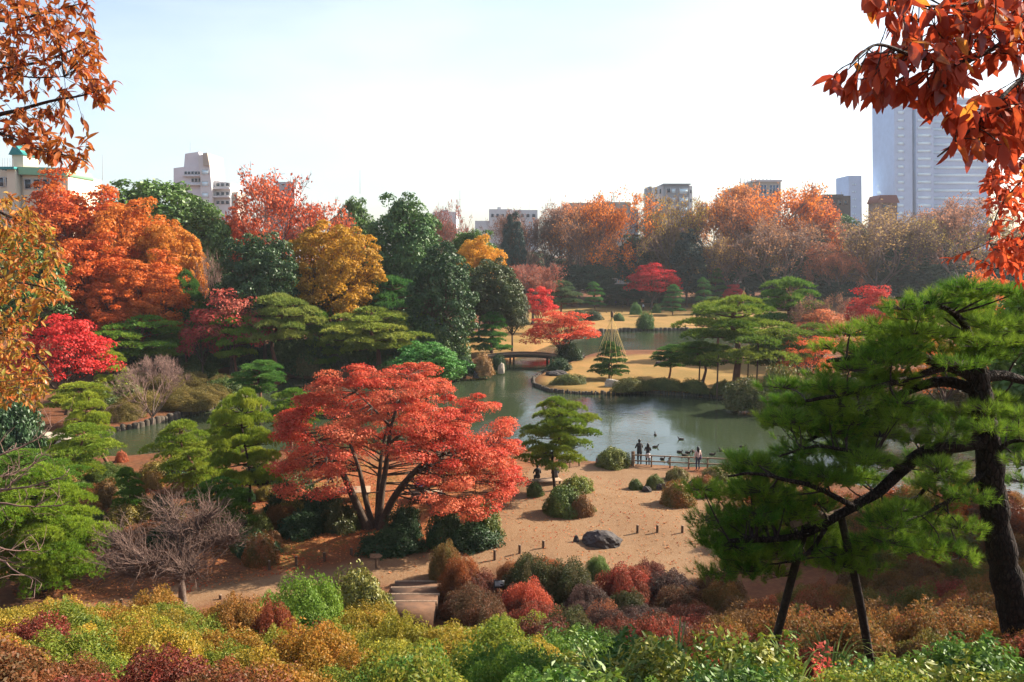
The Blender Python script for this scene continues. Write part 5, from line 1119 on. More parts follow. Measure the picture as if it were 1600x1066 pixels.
# shore edging: rows of short piles and stones along the water line
def edging(pts, step, rad, h, name, mat='edge'):
    r = np.random.default_rng(len(pts) + 500); q = np.array([G(x, y, WZ)[:2] for x, y in pts]); b_ = B(); seg = np.linalg.norm(np.diff(q, axis=0), axis=1); cum = np.concatenate([[0], np.cumsum(seg)])
    for t in np.arange(0, cum[-1], step):
        x = np.interp(t, cum, q[:, 0]) + r.normal() * .05; y = np.interp(t, cum, q[:, 1]) + r.normal() * .06; k = rad * r.uniform(.7, 1.3); hh = h * r.uniform(.75, 1.2); tube(b_, [(x, y, WZ - .5), (x, y, WZ + hh * .8), (x, y, WZ + hh)], [k, k, k * .6], 7)
    o = ob(name, b_.mesh(name, M[mat], True), kind='stuff'); tag(o, {'pile_edging': 'row of short dark piles edging the island shore', 'stone_edging': 'dark stones edging the lawn at the back pond', 'bank_edging': 'stones edging the bank of the left channel'}[name], 'edging')
edging([(905, 562), (880, 572), (850, 583), (833, 594), (834, 603), (860, 613), (920, 617), (1000, 615), (1080, 619), (1150, 626), (1200, 632), (1250, 638)], .25, .15, .36, 'pile_edging')
edging([(880, 530), (930, 519), (1000, 517), (1110, 517), (1200, 520)], .8, .42, .62, 'stone_edging')
edging([(425, 606), (380, 624), (335, 638), (290, 649), (235, 664), (180, 675), (120, 690)], .55, .26, .5, 'bank_edging')

def litter_leaves():
    r = np.random.default_rng(611); P = []
    for poly, n in (([(400, 905), (590, 868), (720, 835), (800, 790), (830, 735), (700, 726), (560, 726), (430, 748), (370, 800)], 15000), ([(575, 912), (760, 880), (1010, 912), (1130, 900), (1150, 800), (1110, 760), (860, 740), (790, 790), (720, 842)], 2600), ([(20, 940), (200, 955), (420, 905), (420, 800), (200, 760), (20, 800)], 9000)):
        q = gpoly(poly); lo, hi = q.min(0), q.max(0); c_ = r.uniform(lo, hi, (n, 2)); P.append(c_[sdist(c_, q) > 0])
    P = np.vstack(P); P = P[sdist(P, pond) < -1]; zz = tz(P[:, 0], P[:, 1]) + .12 * np.sin(P[:, 0] * .21 + 1) * np.sin(P[:, 1] * .17) + .06 * np.sin(P[:, 0] * .7 + P[:, 1] * .5)
    b_ = B(); V = np.column_stack([P, zz + r.uniform(.015, .05, len(P))]); leaves(b_, V, np.array([0, 0, 1.0]) + r.normal(size=V.shape) * .35, .11, .075, r, np.clip(.5 + .5 * np.sin(P[:, 0] * .8) * np.sin(P[:, 1] * .9), 0, 1))
    o = ob('fallen_leaves', b_.mesh('fallen_leaves', M['leaf']), kind='stuff'); o['c1'] = [.42, .07, .03]; o['c2'] = [.46, .22, .07]; tag(o, 'red and tan fallen leaves strewn over the soil and path', 'leaves')
litter_leaves()
# ------------------------------------------------------------------ bridges, fence, benches, rope cones
def earth_bridge():
    a, c = G(764, 561), G(872, 561); root = thing('earth_bridge', 'low arched earth bridge on dark posts leading to the island', 'bridge', (a.x, a.y, 0)); L = c.x - a.x + 1; n = 24; Wd = 2.2; b_ = B(); t = np.linspace(0, 1, n); z = .3 + .42 * np.sin(t * math.pi) ** .8
    V = []
    for i in range(n):
        x = -.5 + t[i] * L; V += [(x, -Wd / 2, z[i] - .38), (x, Wd / 2, z[i] - .38), (x, Wd / 2, z[i]), (x, 0, z[i] + .07), (x, -Wd / 2, z[i])]
    V = np.array(V); Fc = [(i * 5 + j, i * 5 + (j + 1) % 5, (i + 1) * 5 + (j + 1) % 5, (i + 1) * 5 + j) for i in range(n - 1) for j in range(5)]; b_.add(V, Fc); ob('deck', b_.mesh('bridge_deck', M['edge']), root)
    for y in (-Wd / 2, Wd / 2):
        b_ = B(); tube(b_, [(-.5 + t[i] * L, y, z[i] + .06) for i in range(n)], [.11] * n, 8); ob('edge_log', b_.mesh('bridge_edge_log', M['wood'], True), root)
    for px in (797, 803, 860, 866):
        for y in (-.8, .8):
            x = G(px, 575).x - a.x; b_ = B(); tube(b_, [(x, y, -1.6), (x, y, .45)], [.13, .13], 8); ob('pile', b_.mesh('bridge_pile', M['dbark'], True), root)
earth_bridge()
def slab_bridge():
    g = G(60, 690); root = thing('stone_bridge', 'short pale stone slab bridge over the channel end', 'bridge', (g.x, g.y, 0)); n = 12; b_ = B(); V = []
    for i in range(n):
        t = i / (n - 1); y = -2.4 + 4.8 * t; z = .1 + .45 * math.sin(t * math.pi); V += [(-.9, y, z - .28), (.9, y, z - .28), (.9, y, z), (-.9, y, z)]
    b_.add(V, [(i * 4 + j, (i + 1) * 4 + j, (i + 1) * 4 + (j + 1) % 4, i * 4 + (j + 1) % 4) for i in range(n - 1) for j in range(4)] + [(0, 1, 2, 3), tuple(n * 4 - 1 - q for q in range(4))]); ob('slab', b_.mesh('bridge_slab', M['stone']), root); root.rotation_euler = (0, 0, R(-65))
slab_bridge()
def fence():
    a, c = G(989, 729), G(1195, 738); v = Vector((c.x - a.x, c.y - a.y, 0)); L = v.length; rz = math.atan2(v.y, v.x); root = thing('wooden_fence', 'weathered two rail wooden fence along the pond edge', 'fence', (a.x, a.y, 0), rz)
    for q in range(8):
        x = L * q / 7; b_ = B(); box(b_, x - .05, x + .05, -.05, .05, -.2, .82); ob('post', b_.mesh('fence_post', M['wood']), root)
    for z in (.80, .42):
        b_ = B(); tube(b_, [(-.1, -.075, z), (L / 2, -.075, z - .01), (L + .1, -.075, z)], [.045] * 3, 7); ob('rail', b_.mesh('fence_rail', M['wood'], True), root)
    b_ = B(); tube(b_, [(0, .07, -.2), (0, .07, 1.0)], [.13, .12], 10); ob('end_post', b_.mesh('fence_end_post', M['wood'], True), root)
fence()
def bench(px, py, L, Dp, h, label, rz=0.0, n=4):
    g = G(px, py); root = thing('platform_bench', label, 'bench', g, rz)
    for q in range(n):
        b_ = B(); y0 = -Dp / 2 + q * Dp / n; box(b_, -L / 2, L / 2, y0 + .012, y0 + Dp / n - .012, h - .06, h + (q % 2) * .004); ob('plank', b_.mesh('bench_plank', M['wood']), root)
    for x in (-L / 2 + .15, L / 2 - .15):
        for y in (-Dp / 2 + .1, Dp / 2 - .1): b_ = B(); box(b_, x - .05, x + .05, y - .05, y + .05, -.05, h - .062); ob('leg', b_.mesh('bench_leg', M['dwood']), root)
bench(668, 781, 1.9, 1.3, .42, 'low wooden platform bench under the maple with the blue clad person', .15, 6)
bench(553, 776, 1.9, 1.3, .42, 'low wooden platform bench behind the left maple trunks', .15, 6)
bench(855, 760, 1.7, .8, .42, 'wooden bench at the foot of the cloud pine', .3)
def rope_cone(px, base_py, apex_py, rpx, rim_py, label, n=14):
    g = G(px, base_py); s = depth(g) / F; zt = W(px, apex_py, g.y).z; zr = W(px, rim_py, g.y).z; rad = rpx * s; root = thing('rope_cone', label, 'rope cone', g); b_ = B(); tube(b_, [(0, 0, 0), (0, 0, zt + .1)], [.06, .04], 7); ob('pole', b_.mesh('cone_pole', M['wood'], True), root)
    b_ = B(); tube(b_, [(0, 0, zt - .15), (0, 0, zt + .35), (0, 0, zt + .6)], [.14, .18, .05], 8); ob('finial', b_.mesh('cone_finial', M['dwood'], True), root)
    for q in range(n):
        a = q * 6.283 / n; b_ = B(); tube(b_, [(0, 0, zt), (math.cos(a) * rad, math.sin(a) * rad, zr)], [.015, .015], 4, cap=False); ob('rope', b_.mesh('cone_rope', M['rope']), root)
rope_cone(955, 592, 494, 25, 560, 'straw rope cone protecting the small round pine on the island')
rope_cone(1161, 505, 453, 10, 480, 'small straw rope cone beside the flat topped pine')
# props of the island pine
for px, py, yt in ((1120, 618, 555), (1168, 598, 545), (1182, 608, 530), (1092, 605, 560)):
    g = G(px, py); zt = W(px, yt, g.y).z; root = thing('prop_pole', 'thin upright prop under the wide island pine', 'prop', g, 0, 'props of the island pine'); b_ = B(); tube(b_, [(0, 0, -.2), (.05, 0, zt)], [.09, .07], 7); ob('pole', b_.mesh('island_prop', M['dwood'], True), root)
g = G(182, 744); root = thing('prop_pole', 'reddish slanting prop leaning against the channel pine', 'prop', g, 0, None); b_ = B(); tube(b_, [(0, 0, -.1), (-1.9, .2, 3.1)], [.11, .09], 8); ob('pole', b_.mesh('channel_prop', M['rbark'], True), root)

# ducks
def duck():
    b_ = B(); n = 9; xs_ = np.linspace(-.24, .22, n); rr = np.array([.02, .07, .10, .115, .12, .11, .09, .06, .02]); zz = np.array([.08, .05, .03, .02, .02, .03, .04, .06, .07])
    tube(b_, np.stack([xs_, xs_ * 0, zz], 1), rr, 8); body = b_.mesh('duck_body', M['dbark'], True); b_ = B(); tube(b_, [(.17, 0, .06), (.2, 0, .15), (.22, 0, .2), (.25, 0, .21), (.29, 0, .2)], [.045, .035, .05, .045, .01], 8); return body, b_.mesh('duck_head', M['dbark'], True)
db, dh = duck()
for px, py in ((1064, 687), (1024, 699), (1075, 708), (1070, 712), (1083, 706), (1062, 707), (1113, 711), (1127, 705), (1150, 721), (1035, 718), (1160, 699), (1180, 716), (1024, 680), (1045, 722)):
    g = G(px, py, WZ); root = thing('duck', 'small dark duck floating on the pond near the fence', 'duck', g, random.uniform(0, 6.28), 'ducks on the pond'); ob('body', db, root); ob('head', dh, root)

# ------------------------------------------------------------------ people
def skin_mesh(name, J, E, tags, mats):
    """J: {joint: (pos, rx, ry)}; E: edges; tags: material index per edge; evaluated skin + subdivision"""
    keys = list(J); ix = {k: i for i, k in enumerate(keys)}; me = bpy.data.meshes.new(name + '_sk'); me.from_pydata([J[k][0] for k in keys], [(ix[a], ix[c]) for a, c in E], [])
    o = bpy.data.objects.new(name + '_sk', me); COL.objects.link(o); md = o.modifiers.new('s', 'SKIN'); sv = me.skin_vertices[0].data
    for k in keys: sv[ix[k]].radius = (J[k][1], J[k][2]); sv[ix[k]].use_root = (k == 'pelvis')
    md.use_smooth_shade = True; s2 = o.modifiers.new('u', 'SUBSURF'); s2.levels = 1; s2.render_levels = 1
    dg = bpy.context.evaluated_depsgraph_get(); ev = o.evaluated_get(dg); m2 = bpy.data.meshes.new_from_object(ev); m2.name = name
    bpy.data.objects.remove(o); bpy.data.meshes.remove(me)
    m2.materials.clear()
    for m_ in mats: m2.materials.append(m_)
    nf = len(m2.polygons); C = np.zeros(nf * 3); m2.polygons.foreach_get('center', C); C = C.reshape(-1, 3); best = np.full(nf, 1e9); mi = np.zeros(nf, np.int32)
    for (a, c), t in zip(E, tags):
        pa, pc = np.array(J[a][0]), np.array(J[c][0]); e = pc - pa; u = np.clip((C - pa) @ e / max(e @ e, 1e-9), 0, 1); d = np.linalg.norm(C - pa - u[:, None] * e, axis=1) - .5 * (J[a][1] + J[c][1]) * .6
        k = d < best; best[k] = d[k]; mi[k] = t
    m2.polygons.foreach_set('material_index', mi); m2.update(); return m2
def figure(name, pose='stand', arms='down', lean=0.0, stride=0.0):
    J, E, Tg = {}, [], []
    def j(k, p, r, r2=None): J[k] = (p, r, r2 or r)
    def e(a, c, t): E.append((a, c)); Tg.append(t)
    sit = pose == 'sit'; z0 = .50 if sit else .95; ly = lean
    j('pelvis', (0, 0, z0), .15, .12); j('spine', (0, ly * .4, z0 + .2), .14, .11); j('chest', (0, ly * .8, z0 + .40), .17, .12); j('neck', (0, ly + .01, z0 + .55), .055); j('jaw', (0, ly + .035, z0 + .61), .07, .075); j('head', (0, ly + .02, z0 + .69), .085, .095); j('crown', (0, ly + .01, z0 + .765), .06, .065)
    j('nose', (0, ly + .13, z0 + .66), .014); e('pelvis', 'spine', 0); e('spine', 'chest', 0); e('chest', 'neck', 0); e('neck', 'jaw', 2); e('jaw', 'head', 2); e('head', 'crown', 2); e('head', 'nose', 2)
    for s, S in ((-1, 'l'), (1, 'r')):
        j('ear' + S, (s * .10, ly + .01, z0 + .67), .018); e('head', 'ear' + S, 2)
        j('sh' + S, (s * .17, ly * .8, z0 + .47), .065); e('chest', 'sh' + S, 0)
        if arms == 'rail' or sit: el, wr, hd, fd = (s * .24, ly * .8 + .10, z0 + .21), (s * .16, ly * .8 + .33, z0 + .15 + (.0 if sit else .05)), (s * .14, ly * .8 + .41, z0 + .13), (0, .9, -.3)
        else: el, wr, hd, fd = (s * .235, ly - .03, z0 + .18), (s * .245, ly + .05, z0 - .06), (s * .245, ly + .07, z0 - .14), (0, .2, -1)
        j('el' + S, el, .05); j('wr' + S, wr, .036); j('hd' + S, hd, .035, .022); e('sh' + S, 'el' + S, 0); e('el' + S, 'wr' + S, 0); e('wr' + S, 'hd' + S, 2)
        fd = np.array(fd); fd = fd / np.linalg.norm(fd)
        for q in range(4):
            b0 = np.array(hd) + np.array([(q - 1.5) * .019, 0, 0]) + fd * .03; l = (.060, .072, .068, .052)[q]; m1 = b0 + fd * l * .55; m2_ = m1 + (fd + np.array([0, .25, -.35])) * l * .4
            j('f%d%s' % (q, S), tuple(b0), .009); j('g%d%s' % (q, S), tuple(m1), .0085); j('h%d%s' % (q, S), tuple(m2_), .008); e('hd' + S, 'f%d%s' % (q, S), 2); e('f%d%s' % (q, S), 'g%d%s' % (q, S), 2); e('g%d%s' % (q, S), 'h%d%s' % (q, S), 2)
        tb0 = np.array(wr) * .5 + np.array(hd) * .5 + np.array([-s * .035, .01, 0]); j('t' + S, tuple(tb0), .011); j('u' + S, tuple(tb0 + fd * .04 + np.array([-s * .015, .015, 0])), .009); e('hd' + S, 't' + S, 2); e('t' + S, 'u' + S, 2)
        if sit: hp, kn, an, to = (s * .10, .04, z0 - .02), (s * .13, .45, z0 - .01), (s * .12, .47, .10), (s * .12, .62, .045)
        else: st = s * stride; hp, kn, an, to = (s * .09, 0, z0 - .06), (s * .10, st * .5 + .02, .50), (s * .10, st - .03, .10), (s * .11, st + .13, .045)
        j('hp' + S, hp, .10); j('kn' + S, kn, .07); j('an' + S, an, .045); j('to' + S, to, .042, .035); e('pelvis', 'hp' + S, 1); e('hp' + S, 'kn' + S, 1); e('kn' + S, 'an' + S, 1); e('an' + S, 'to' + S, 3)
    return skin_mesh(name, J, E, Tg, [M['top'], M['bot'], M['skin'], M['shoe']]), (0, ly + .02, z0 + .69)
def hair_mesh(name, c, long_=False):
    bm = bmesh.new(); bmesh.ops.create_uvsphere(bm, u_segments=14, v_segments=9, radius=1); c = Vector(c)
    for v in bm.verts:
        n = v.co.copy(); front = n.y > .25 and n.z < .35; k = .82 if front else 1.0; v.co = Vector((n.x * .098 * k, n.y * .108 * k - .018, n.z * .115 + .012))
        if long_ and n.z < -.1 and n.y < .2: v.co.z -= .24 * min(1, -n.z * 1.4); v.co.x *= 1.25; v.co.y -= .02
        v.co += c
    me = bpy.data.meshes.new(name); bm.to_mesh(me); bm.free(); me.materials.append(M['hair'])
    for p_ in me.polygons: p_.use_smooth = True
    return me
FIG = {k: figure('person_' + k, *a) for k, a in {'rail': ('stand', 'rail', .06), 'stand': ('stand', 'down', .0), 'walk': ('stand', 'down', .04, .22), 'sit': ('sit', 'down', .10)}.items()}
HAIR = {(k, l): hair_mesh('person_hair', FIG[k][1], l) for k in FIG for l in (False, True)}
def person(px, py, pose, rz, top, bot, label, h=1.7, long_=False, z=0, group=None, extra=None):
    g = G(px, py, z); root = thing('person', label, 'person', (g.x, g.y, z - (.0)), rz, group); s = h / 1.775
    o = ob('body', FIG[pose][0], root); o['ct'] = list(top); o['cb'] = list(bot); o.scale = (s,) * 3; hr = ob('hair', HAIR[(pose, long_)], root); hr.scale = (s,) * 3
    if extra:
        b_ = B(); tube(b_, extra[0], extra[1], 12); c = ob(extra[2], b_.mesh('person_' + extra[2], M['top'], True), root); c['ct'] = list(extra[3]); c.scale = (s,) * 3
    return root
BK = (.012, .012, .014)
person(999, 727, 'rail', .15, BK, (.015, .015, .018), 'tall person in black standing at the fence beside a companion', 1.78, extra=([(0, .04, 1.38), (0, .03, 1.2), (0, .01, .98), (0, .0, .82)], [.165, .165, .175, .18], 'jacket', BK))
person(1012, 728, 'rail', -.1, BK, (.02, .018, .018), 'person in a black jacket and pale skirt standing beside the tall person', 1.55, True, extra=([(0, 0, 1.0), (0, 0, .85), (0, 0, .68)], [.16, .19, .21], 'skirt', (.42, .38, .38)))
person(1090, 735, 'stand', .2, (.60, .42, .36), (.03, .035, .07), 'person with long hair in a pale pink top and dark trousers at the fence', 1.6, True, extra=([(.20, .0, 1.12), (.22, .02, .9), (.2, .0, .82)], [.05, .09, .07], 'bag', (.10, .05, .12)))
person(840, 757, 'sit', .15, (.02, .016, .016), (.03, .025, .025), 'person in a black coat sitting on the bench by the cloud pine', 1.68)
person(868, 757, 'sit', .1, (.10, .10, .11), (.03, .03, .03), 'person in grey sitting half hidden behind the cloud pine trunk', 1.68)
person(656, 779, 'sit', .1, (.015, .03, .35), (.03, .03, .05), 'person in a bright blue jacket sitting on the platform bench under the maple', 1.7)
person(516, 760, 'sit', .2, (.03, .02, .03), (.03, .03, .03), 'person in dark clothes sitting behind the left side of the maple', 1.68)
for q, (px, py, pose, t, b2, lab) in enumerate(((816, 498, 'walk', BK, BK, 'walker in dark clothes at the corner of the far lawn'), (825, 499, 'walk', (.03, .03, .04), BK, 'second walker in dark clothes at the corner of the far lawn'), (952, 479, 'stand', (.05, .05, .06), BK, 'distant walker in grey at the back of the far lawn'), (962, 479, 'stand', (.04, .03, .14), BK, 'distant walker in a violet coat at the back of the far lawn'),
        (973, 481, 'stand', BK, BK, 'distant walker in black at the back of the far lawn'), (1005, 485, 'walk', (.5, .5, .5), BK, 'distant walker in white near the round lawn bush'), (1016, 485, 'stand', BK, BK, 'distant walker in black next to the one in white'), (1088, 500, 'stand', (.16, .06, .03), (.10, .05, .03), 'distant person in a brown coat on the open far lawn'),
        (790, 508, 'stand', (.05, .04, .08), BK, 'person in a dim jacket under the pyramid evergreen'), (798, 508, 'walk', (.03, .03, .06), BK, 'person in navy under the olive evergreen'), (548, 568, 'walk', (.08, .05, .16), BK, 'walker in a purple jacket on the path behind the pond'), (562, 566, 'stand', (.03, .05, .14), BK, 'walker in a navy jacket on the path behind the pond'), (428, 584, 'stand', (.06, .05, .08), BK, 'walker beside the reddish pine trunk on the path'))):
    person(px, py, pose, random.uniform(-1.5, 1.5), t, b2, lab, 1.7, q % 3 == 0)

# ------------------------------------------------------------------ buildings beyond the garden
def wallmat(name, c): return simplemat(name, c, tuple(q * .88 for q in c), .25, .85)
M['wpale'] = wallmat('pale_wall', (.62, .60, .60)); M['wgrey'] = wallmat('grey_wall', (.30, .32, .34)); M['wbeige'] = wallmat('beige_wall', (.42, .36, .30)); M['wbrown'] = wallmat('brown_wall', (.20, .12, .09)); M['wdark'] = wallmat('dark_brick_wall', (.10, .075, .07)); M['whazed'] = wallmat('hazed_wall', (.45, .56, .74)); M['wcream'] = wallmat('cream_wall', (.68, .58, .44)); M['wpink'] = wallmat('pink_wall', (.66, .63, .66))  # tower wall: distance haze is put into its pale blue base colour
M['rgreen'] = wallmat('green_roof', (.22, .42, .26)); M['rteal'] = wallmat('teal_roof', (.03, .22, .22)); M['rred'] = wallmat('red_brown_roof', (.22, .09, .08))
M['glass'] = simplemat('window_glass', (.20, .26, .30), (.14, .18, .22), .2, .08, 0, .8); M['dglass'] = simplemat('dark_window_glass', (.05, .07, .09), (.03, .045, .06), .2, .1, 0, .8); M['frame'] = simplemat('window_frame', (.6, .6, .6), None, 1, .5); M['metal'] = simplemat('antenna_metal', (.35, .35, .36), None, 1, .5)
M['bglass'] = simplemat('blue_window_glass', (.06, .12, .22), (.04, .08, .16), .2, .08, 0, .8); M['lglass'] = simplemat('sky_tint_window_glass', (.72, .88, .94), (.62, .80, .88), .15, .15, 0, .6)  # pale glass: reflected sky is put into its light base colour
class Bld:
    def __init__(s, label, px, D, cat='building'):
        g = W(px, 398, D); s.o = np.array([g.x, D, 0.0]); s.D = D; s.root = thing('building', label, cat, tuple(s.o))
    def p(s, px, py, dy=0): return np.array(W(px, py, s.D + dy)) - s.o + 0
    def slab(s, poly, dep, mat, name='wall', dy=0, parent=None):
        n = len(poly); A = np.array([s.p(x, y, 0) for x, y in poly]); A[:, 1] = dy; A[A[:, 2] < 0, 2] = 0; Bk = A.copy(); Bk[:, 1] = dy + dep; b_ = B(); V = np.vstack([A, Bk])
        b_.add(V, [tuple(range(n))[::-1]]); b_.add(V, [tuple(range(n, 2 * n))]); b_.add(V, [(q, (q + 1) % n, (q + 1) % n + n, q + n) for q in range(n)]); return ob(name, b_.mesh('building_' + name, M[mat]), parent or s.root)
    def win(s, x0, x1, y0, y1, glass='dglass', frame='frame', dy=0, fw=None):
        a, c = s.p(x0, y1), s.p(x1, y0); fw = fw or .09 * min(c[0] - a[0], c[2] - a[2]) + .03; b_ = B(); d0, d1 = dy - .14, dy + .05
        box(b_, a[0], a[0] + fw, d0, d1, a[2], c[2]); box(b_, c[0] - fw, c[0], d0, d1, a[2], c[2]); box(b_, a[0] + fw, c[0] - fw, d0 + .01, d1, a[2], a[2] + fw); box(b_, a[0] + fw, c[0] - fw, d0 + .01, d1, c[2] - fw, c[2])
        w_ = ob('window', b_.mesh('window_frame', M[frame]), s.root); b_ = B(); box(b_, a[0] + fw * .9, c[0] - fw * .9, dy - .05, dy + .04, a[2] + fw * .9, c[2] - fw * .9); ob('pane', b_.mesh('window_pane', M[glass]), w_)
    def mast(s, px, y0, y1, rad=.12, dy=2, name='antenna'):
        a, c = s.p(px, y1), s.p(px, y0); b_ = B(); tube(b_, [(a[0], dy, a[2] - .5), (c[0], dy, c[2])], [rad, rad * .6], 6); ob(name, b_.mesh('antenna', M['metal']), s.root)
def q_(x0, y0, x1, y1): return [(x0, y1), (x1, y1), (x1, y0), (x0, y0)]
GB = 460   # photo row hidden well below the tree tops
# glass tower
b = Bld('tall bluish office tower with rows of ribbon windows behind the wood', 1345, 500)
b.slab(q_(1397, 150, 1425, GB), 30, 'whazed', dy=0); b.slab(q_(1425, 146, 1430, GB), 26, 'whazed', 'groove', dy=3); b.slab(q_(1430, 150, 1457, GB), 30, 'whazed', dy=-1); b.slab(q_(1457, 150, 1552, GB), 34, 'whazed', 'wing', dy=5); b.slab(q_(1345, 270, 1366, GB), 20, 'whazed', 'annex', dy=18)
A = [np.array(W(1365, 398, 524)) - b.o, np.array(W(1396.6, 398, 500)) - b.o, np.array(W(1396.6, 398, 530)) - b.o]; zt = b.p(1397, 156)[2]; V = np.array([(a[0], a[1], z) for z in (0, zt) for a in A]); b_ = B(); b_.add(V, [(0, 2, 1), (3, 4, 5)]); b_.add(V, [(0, 1, 4, 3), (1, 2, 5, 4), (2, 0, 3, 5)]); ob('side_wall', b_.mesh('tower_side_wall', M['whazed']), b.root)
for f in range(16):
    y = 336 - f * 12.1
    b.win(1402, 1413, y - 5.5, y, 'lglass', 'whazed', 0); b.win(1432, 1454, y - 5.5, y, 'lglass', 'whazed', -1); b.win(1459, 1550, y - 5.5, y, 'lglass', 'whazed', 5)
    a0, a1 = A[0], A[1]; z0, z1 = b.p(1397, y)[2], b.p(1397, y - 5.5)[2]; n_ = np.array([a1[1] - a0[1], -(a1[0] - a0[0]), 0]); n_ = n_ / np.linalg.norm(n_); n_ = n_ if n_[1] < 0 else -n_; e = a1 - a0
    P = [a0 + e * .06 + n_ * .1, a0 + e * .94 + n_ * .1]; Q = [q + n_ * -.2 for q in P]; V = [(P[0][0], P[0][1], z0), (P[1][0], P[1][1], z0), (P[1][0], P[1][1], z1), (P[0][0], P[0][1], z1), (Q[0][0], Q[0][1], z0), (Q[1][0], Q[1][1], z0), (Q[1][0], Q[1][1], z1), (Q[0][0], Q[0][1], z1)]
    b_ = B(); b_.add(V, [(0, 1, 2, 3), (0, 4, 5, 1), (3, 2, 6, 7), (0, 3, 7, 4), (1, 5, 6, 2)]); ob('window', b_.mesh('tower_side_window', M['lglass']), b.root)
    if f < 5: b.win(1351, 1353.5, y - 5, y - 2, 'lglass', 'whazed', 18, .05); b.win(1354.5, 1357, y - 5, y - 2, 'lglass', 'whazed', 18, .05)
b = Bld('brown block with a hipped red brown roof in front of the tower', 1370, 330); b.slab(q_(1372, 317, 1402, GB), 9, 'wbrown'); b.slab([(1370, 317), (1405, 317), (1400, 305), (1375, 305)], 10, 'rred', 'roof', dy=-.5); b.win(1379, 1394, 320, 326, 'dglass', 'wbrown')
b = Bld('dark brick building with rooftop plants', 1285, 340); b.slab(q_(1287, 306, 1329, GB), 12, 'wdark'); b.slab(q_(1285, 304, 1317, 309), 13, 'wdark', 'cornice', dy=-.6)
for q in range(4): b.win(1291 + q * 9, 1297 + q * 9, 313, 321, 'dglass', 'wbrown')
b.mast(1296, 297, 306); b.mast(1318, 299, 306)
b = Bld('beige block with tall blue windows and a roof garden', 1145, 330); b.slab(q_(1180, 283, 1220, GB), 16, 'wbeige'); b.slab([(1146, GB), (1179.8, GB), (1179.8, 284), (1146, 293)], 15, 'wbeige', 'wing', dy=1.5); b.slab(q_(1178, 281, 1222, 284), 17, 'wpale', 'cornice', dy=-.4)
for x in (1183, 1202):
    for k in range(3): b.win(x + k * 5, x + k * 5 + 4.6, 289, 303, 'bglass', 'frame'); b.win(x + k * 5, x + k * 5 + 4.6, 305, 318, 'bglass', 'frame')
for k in range(4): b.win(1149 + k * 7.5, 1154 + k * 7.5, 296 - k * 1.2, 302, 'dglass', 'frame', 1.5)
for k in range(9): b.mast(1160 + k * 6, 277 + (k % 3), 283, .25, 3, 'roof_plant')
b = Bld('grey apartment block with balconies and corner windows', 1015, 320); b.slab(q_(1038, 288, 1077, GB), 14, 'wgrey'); b.slab([(1019, GB), (1037.8, GB), (1037.8, 289), (1019, 293)], 13, 'wpale', 'wing', dy=1); b.slab(q_(1015, 291, 1019.2, GB), 12, 'wgrey', 'stair_wall', dy=1.2); b.slab(q_(1077.2, 290, 1083, GB), 12, 'wpale', 'corner_wall', dy=1.2); b.slab(q_(1036, 287, 1079, 289), 15, 'wgrey', 'cornice', dy=-.5)
for f in range(4):
    y = 294 + f * 14
    b.win(1041, 1048, y, y + 8, 'dglass', 'frame'); b.win(1049, 1056, y + .5, y + 8, 'lglass', 'frame'); b.win(1061, 1075, y, y + 9, 'lglass', 'frame'); b.win(1024, 1028, y + 2, y + 9, 'dglass', 'frame', 1); b.win(1031, 1034, y + 1, y + 9, 'dglass', 'frame', 1); b.win(1079, 1082, y + 2, y + 8, 'dglass', 'frame', 1.2)
b = Bld('long flat beige building with a plain wall', 890, 330); b.slab(q_(890, 317, 926, GB), 14, 'wbeige'); b.slab(q_(926.2, 316, 985, GB), 15, 'wbeige', 'wing', dy=-.5); b.slab(q_(985.2, 327, 998, GB), 9, 'wgrey', 'annex', dy=1); b.mast(926, 311, 318); b.mast(905, 295, 318, .08)
for k in range(6): b.win(894 + k * 15, 902 + k * 15, 331, 337, 'dglass', 'frame', -.5 if k > 1 else 0)
b = Bld('pale low building behind the spiky conifer', 762, 340); b.slab(q_(764, 327, 800, GB), 12, 'wpale'); b.slab(q_(800.2, 328, 840, GB), 13, 'wpale', 'wing', dy=.5); b.slab(q_(777, 323, 783, 327), 3, 'wpale', 'lift_house', dy=2); b.mast(827, 300, 328, .08); b.slab(q_(742, 345, 763.8, GB), 10, 'wpale', 'annex', dy=1)
for k in range(4): b.win(767 + k * 8, 772 + k * 8, 334, 340, 'dglass', 'frame')
for k in range(4): b.win(804 + k * 9, 810 + k * 9, 334, 340, 'dglass', 'frame', .5)
b = Bld('pale rooftop with two masts beyond the wood', 674, 340); b.slab(q_(676, 331, 713, GB), 12, 'wpale'); b.slab(q_(688, 328, 700, 331), 4, 'wgrey', 'lift_house', dy=2); b.mast(718, 296, 340, .14, 3); b.mast(716, 325, 340, .35, 1); b.mast(695, 323, 330, .3, 3)
b = Bld('small grey blue rooftop block above the thin red orange tree', 410, 300); b.slab(q_(412, 292, 426, GB), 8, 'wgrey'); b.slab(q_(433, 284, 459, GB), 9, 'wgrey', 'tower', dy=1); b.slab(q_(426.2, 296, 432.8, GB), 7, 'wgrey', 'link', dy=1.5); b.mast(431, 281, 292); b.mast(561, 265, 300, .1)
b.win(438, 444, 287, 290, 'dglass', 'frame', 1); b.win(448, 454, 287, 290, 'dglass', 'frame', 1)
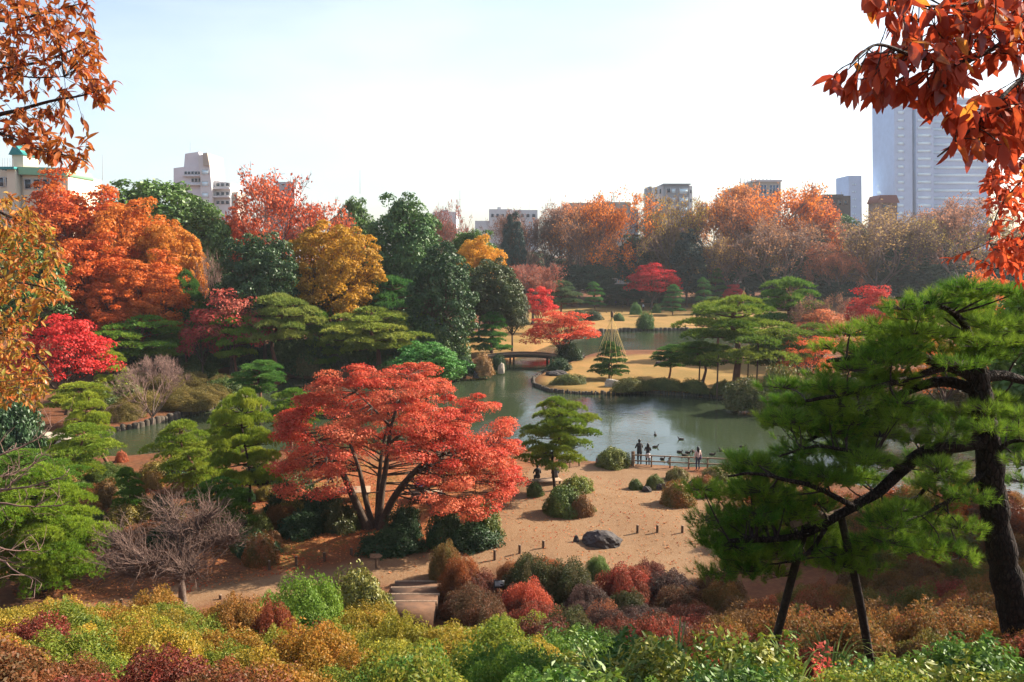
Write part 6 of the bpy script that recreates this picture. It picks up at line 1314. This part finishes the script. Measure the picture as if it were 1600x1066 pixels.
# stepped white building
b = Bld('white stepped apartment building with a tapering tower', 268, 250)
b.slab([(268, GB), (313, GB), (313, 258), (283.5, 260), (268, 262)], 14, 'wpink', 'wall', dy=1.5); b.slab([(283, 262), (312, 258), (306, 236), (285, 239)], 10, 'wpink', 'tower_wall', dy=2); b.slab([(313.2, GB), (331, GB), (331, 296), (326, 240), (308, 243), (313.2, 275)], 12, 'wpale', 'tower_front', dy=0); b.slab([(331.2, GB), (357, GB), (357, 285), (331.2, 281)], 10, 'wpale', 'terrace_block', dy=2); b.slab(q_(357.2, 299, 366, GB), 8, 'wbeige', 'annex', dy=3); b.slab([(319, 259), (328.5, 260), (325, 239), (318, 240)], .6, 'wbeige', 'louvre', dy=-.7)
for k in range(5): b.win(285 + k * 5.4, 289.5 + k * 5.4, 267, 272, 'dglass', 'frame', 1.5)
for k in range(3): b.win(296 + k * 5.5, 300.5 + k * 5.5, 278, 284, 'dglass', 'frame', 1.5)
for f in range(3): b.win(315, 326, 265 + f * 18, 273 + f * 18, 'lglass', 'frame', 0)
for f in range(3):
    for k in range(3): b.win(334 + k * 7.5, 340 + k * 7.5, 285 + f * 14, 291 + f * 14, 'dglass', 'frame', 2)
for y in (274, 288): b.slab(q_(284, y, 313, y + 1.6), 1.2, 'wpale', 'balcony_rail', dy=.2)
for y in (293, 306): b.slab(q_(331.4, y, 357, y + 2.4), 1.2, 'wpale', 'balcony_rail', dy=.7)
b.mast(289, 218, 240, .07, 4); b.mast(303, 234, 238, .5, 4, 'water_tank')
# cream building with green roof
b = Bld('cream building with a pale green roof edge and teal turret', 0, 150)
b.slab(q_(-120, 262, 34, GB), 12, 'wcream', 'wall', dy=1); b.slab(q_(34.2, 272, 104, GB), 12, 'wcream', 'wing', dy=.5); b.slab([(32, 273), (106, 275), (100, 263), (30, 261)], 10, 'rgreen', 'roof', dy=-.5); b.slab(q_(16, 263, 29, GB), 2, 'wcream', 'pier', dy=-1); b.slab(q_(8, 238, 26, 262), 5, 'wcream', 'turret', dy=2); b.slab([(5, 240), (29, 240), (14, 222)], 6, 'rteal', 'turret_roof', dy=1.5); b.slab(q_(6, 262, 30, 266), 3, 'rteal', 'ledge', dy=-1.6)
for k in range(4): b.win(36 + k * 14, 47 + k * 14, 279, 296, 'dglass', 'frame', .5)
for k in range(3): b.win(-22 + k * 13, -12 + k * 13, 276, 292, 'dglass', 'frame', 1)
b.mast(147, 238, 275, .05, 3)
for x in range(0, 28, 4): b.mast(x, 248, 263, .06, -.8, 'railing_bar')

# ------------------------------------------------------------------ haze
hb = B(); box(hb, -420, 420, -8, 600, -3, 122)
hm, nt, o = newmat('haze'); pv = nd(nt, 'ShaderNodeVolumePrincipled'); pv.inputs['Color'].default_value = (.80, .90, 1.0, 1); pv.inputs['Density'].default_value = .00013; pv.inputs['Anisotropy'].default_value = .2
nt.links.new(pv.outputs[0], o.inputs['Volume'])
hz = ob('haze', hb.mesh('haze', hm), kind='stuff'); hz['label'] = 'thin pale haze over the whole garden'; hz['category'] = 'haze'; hz.display_type = 'WIRE'
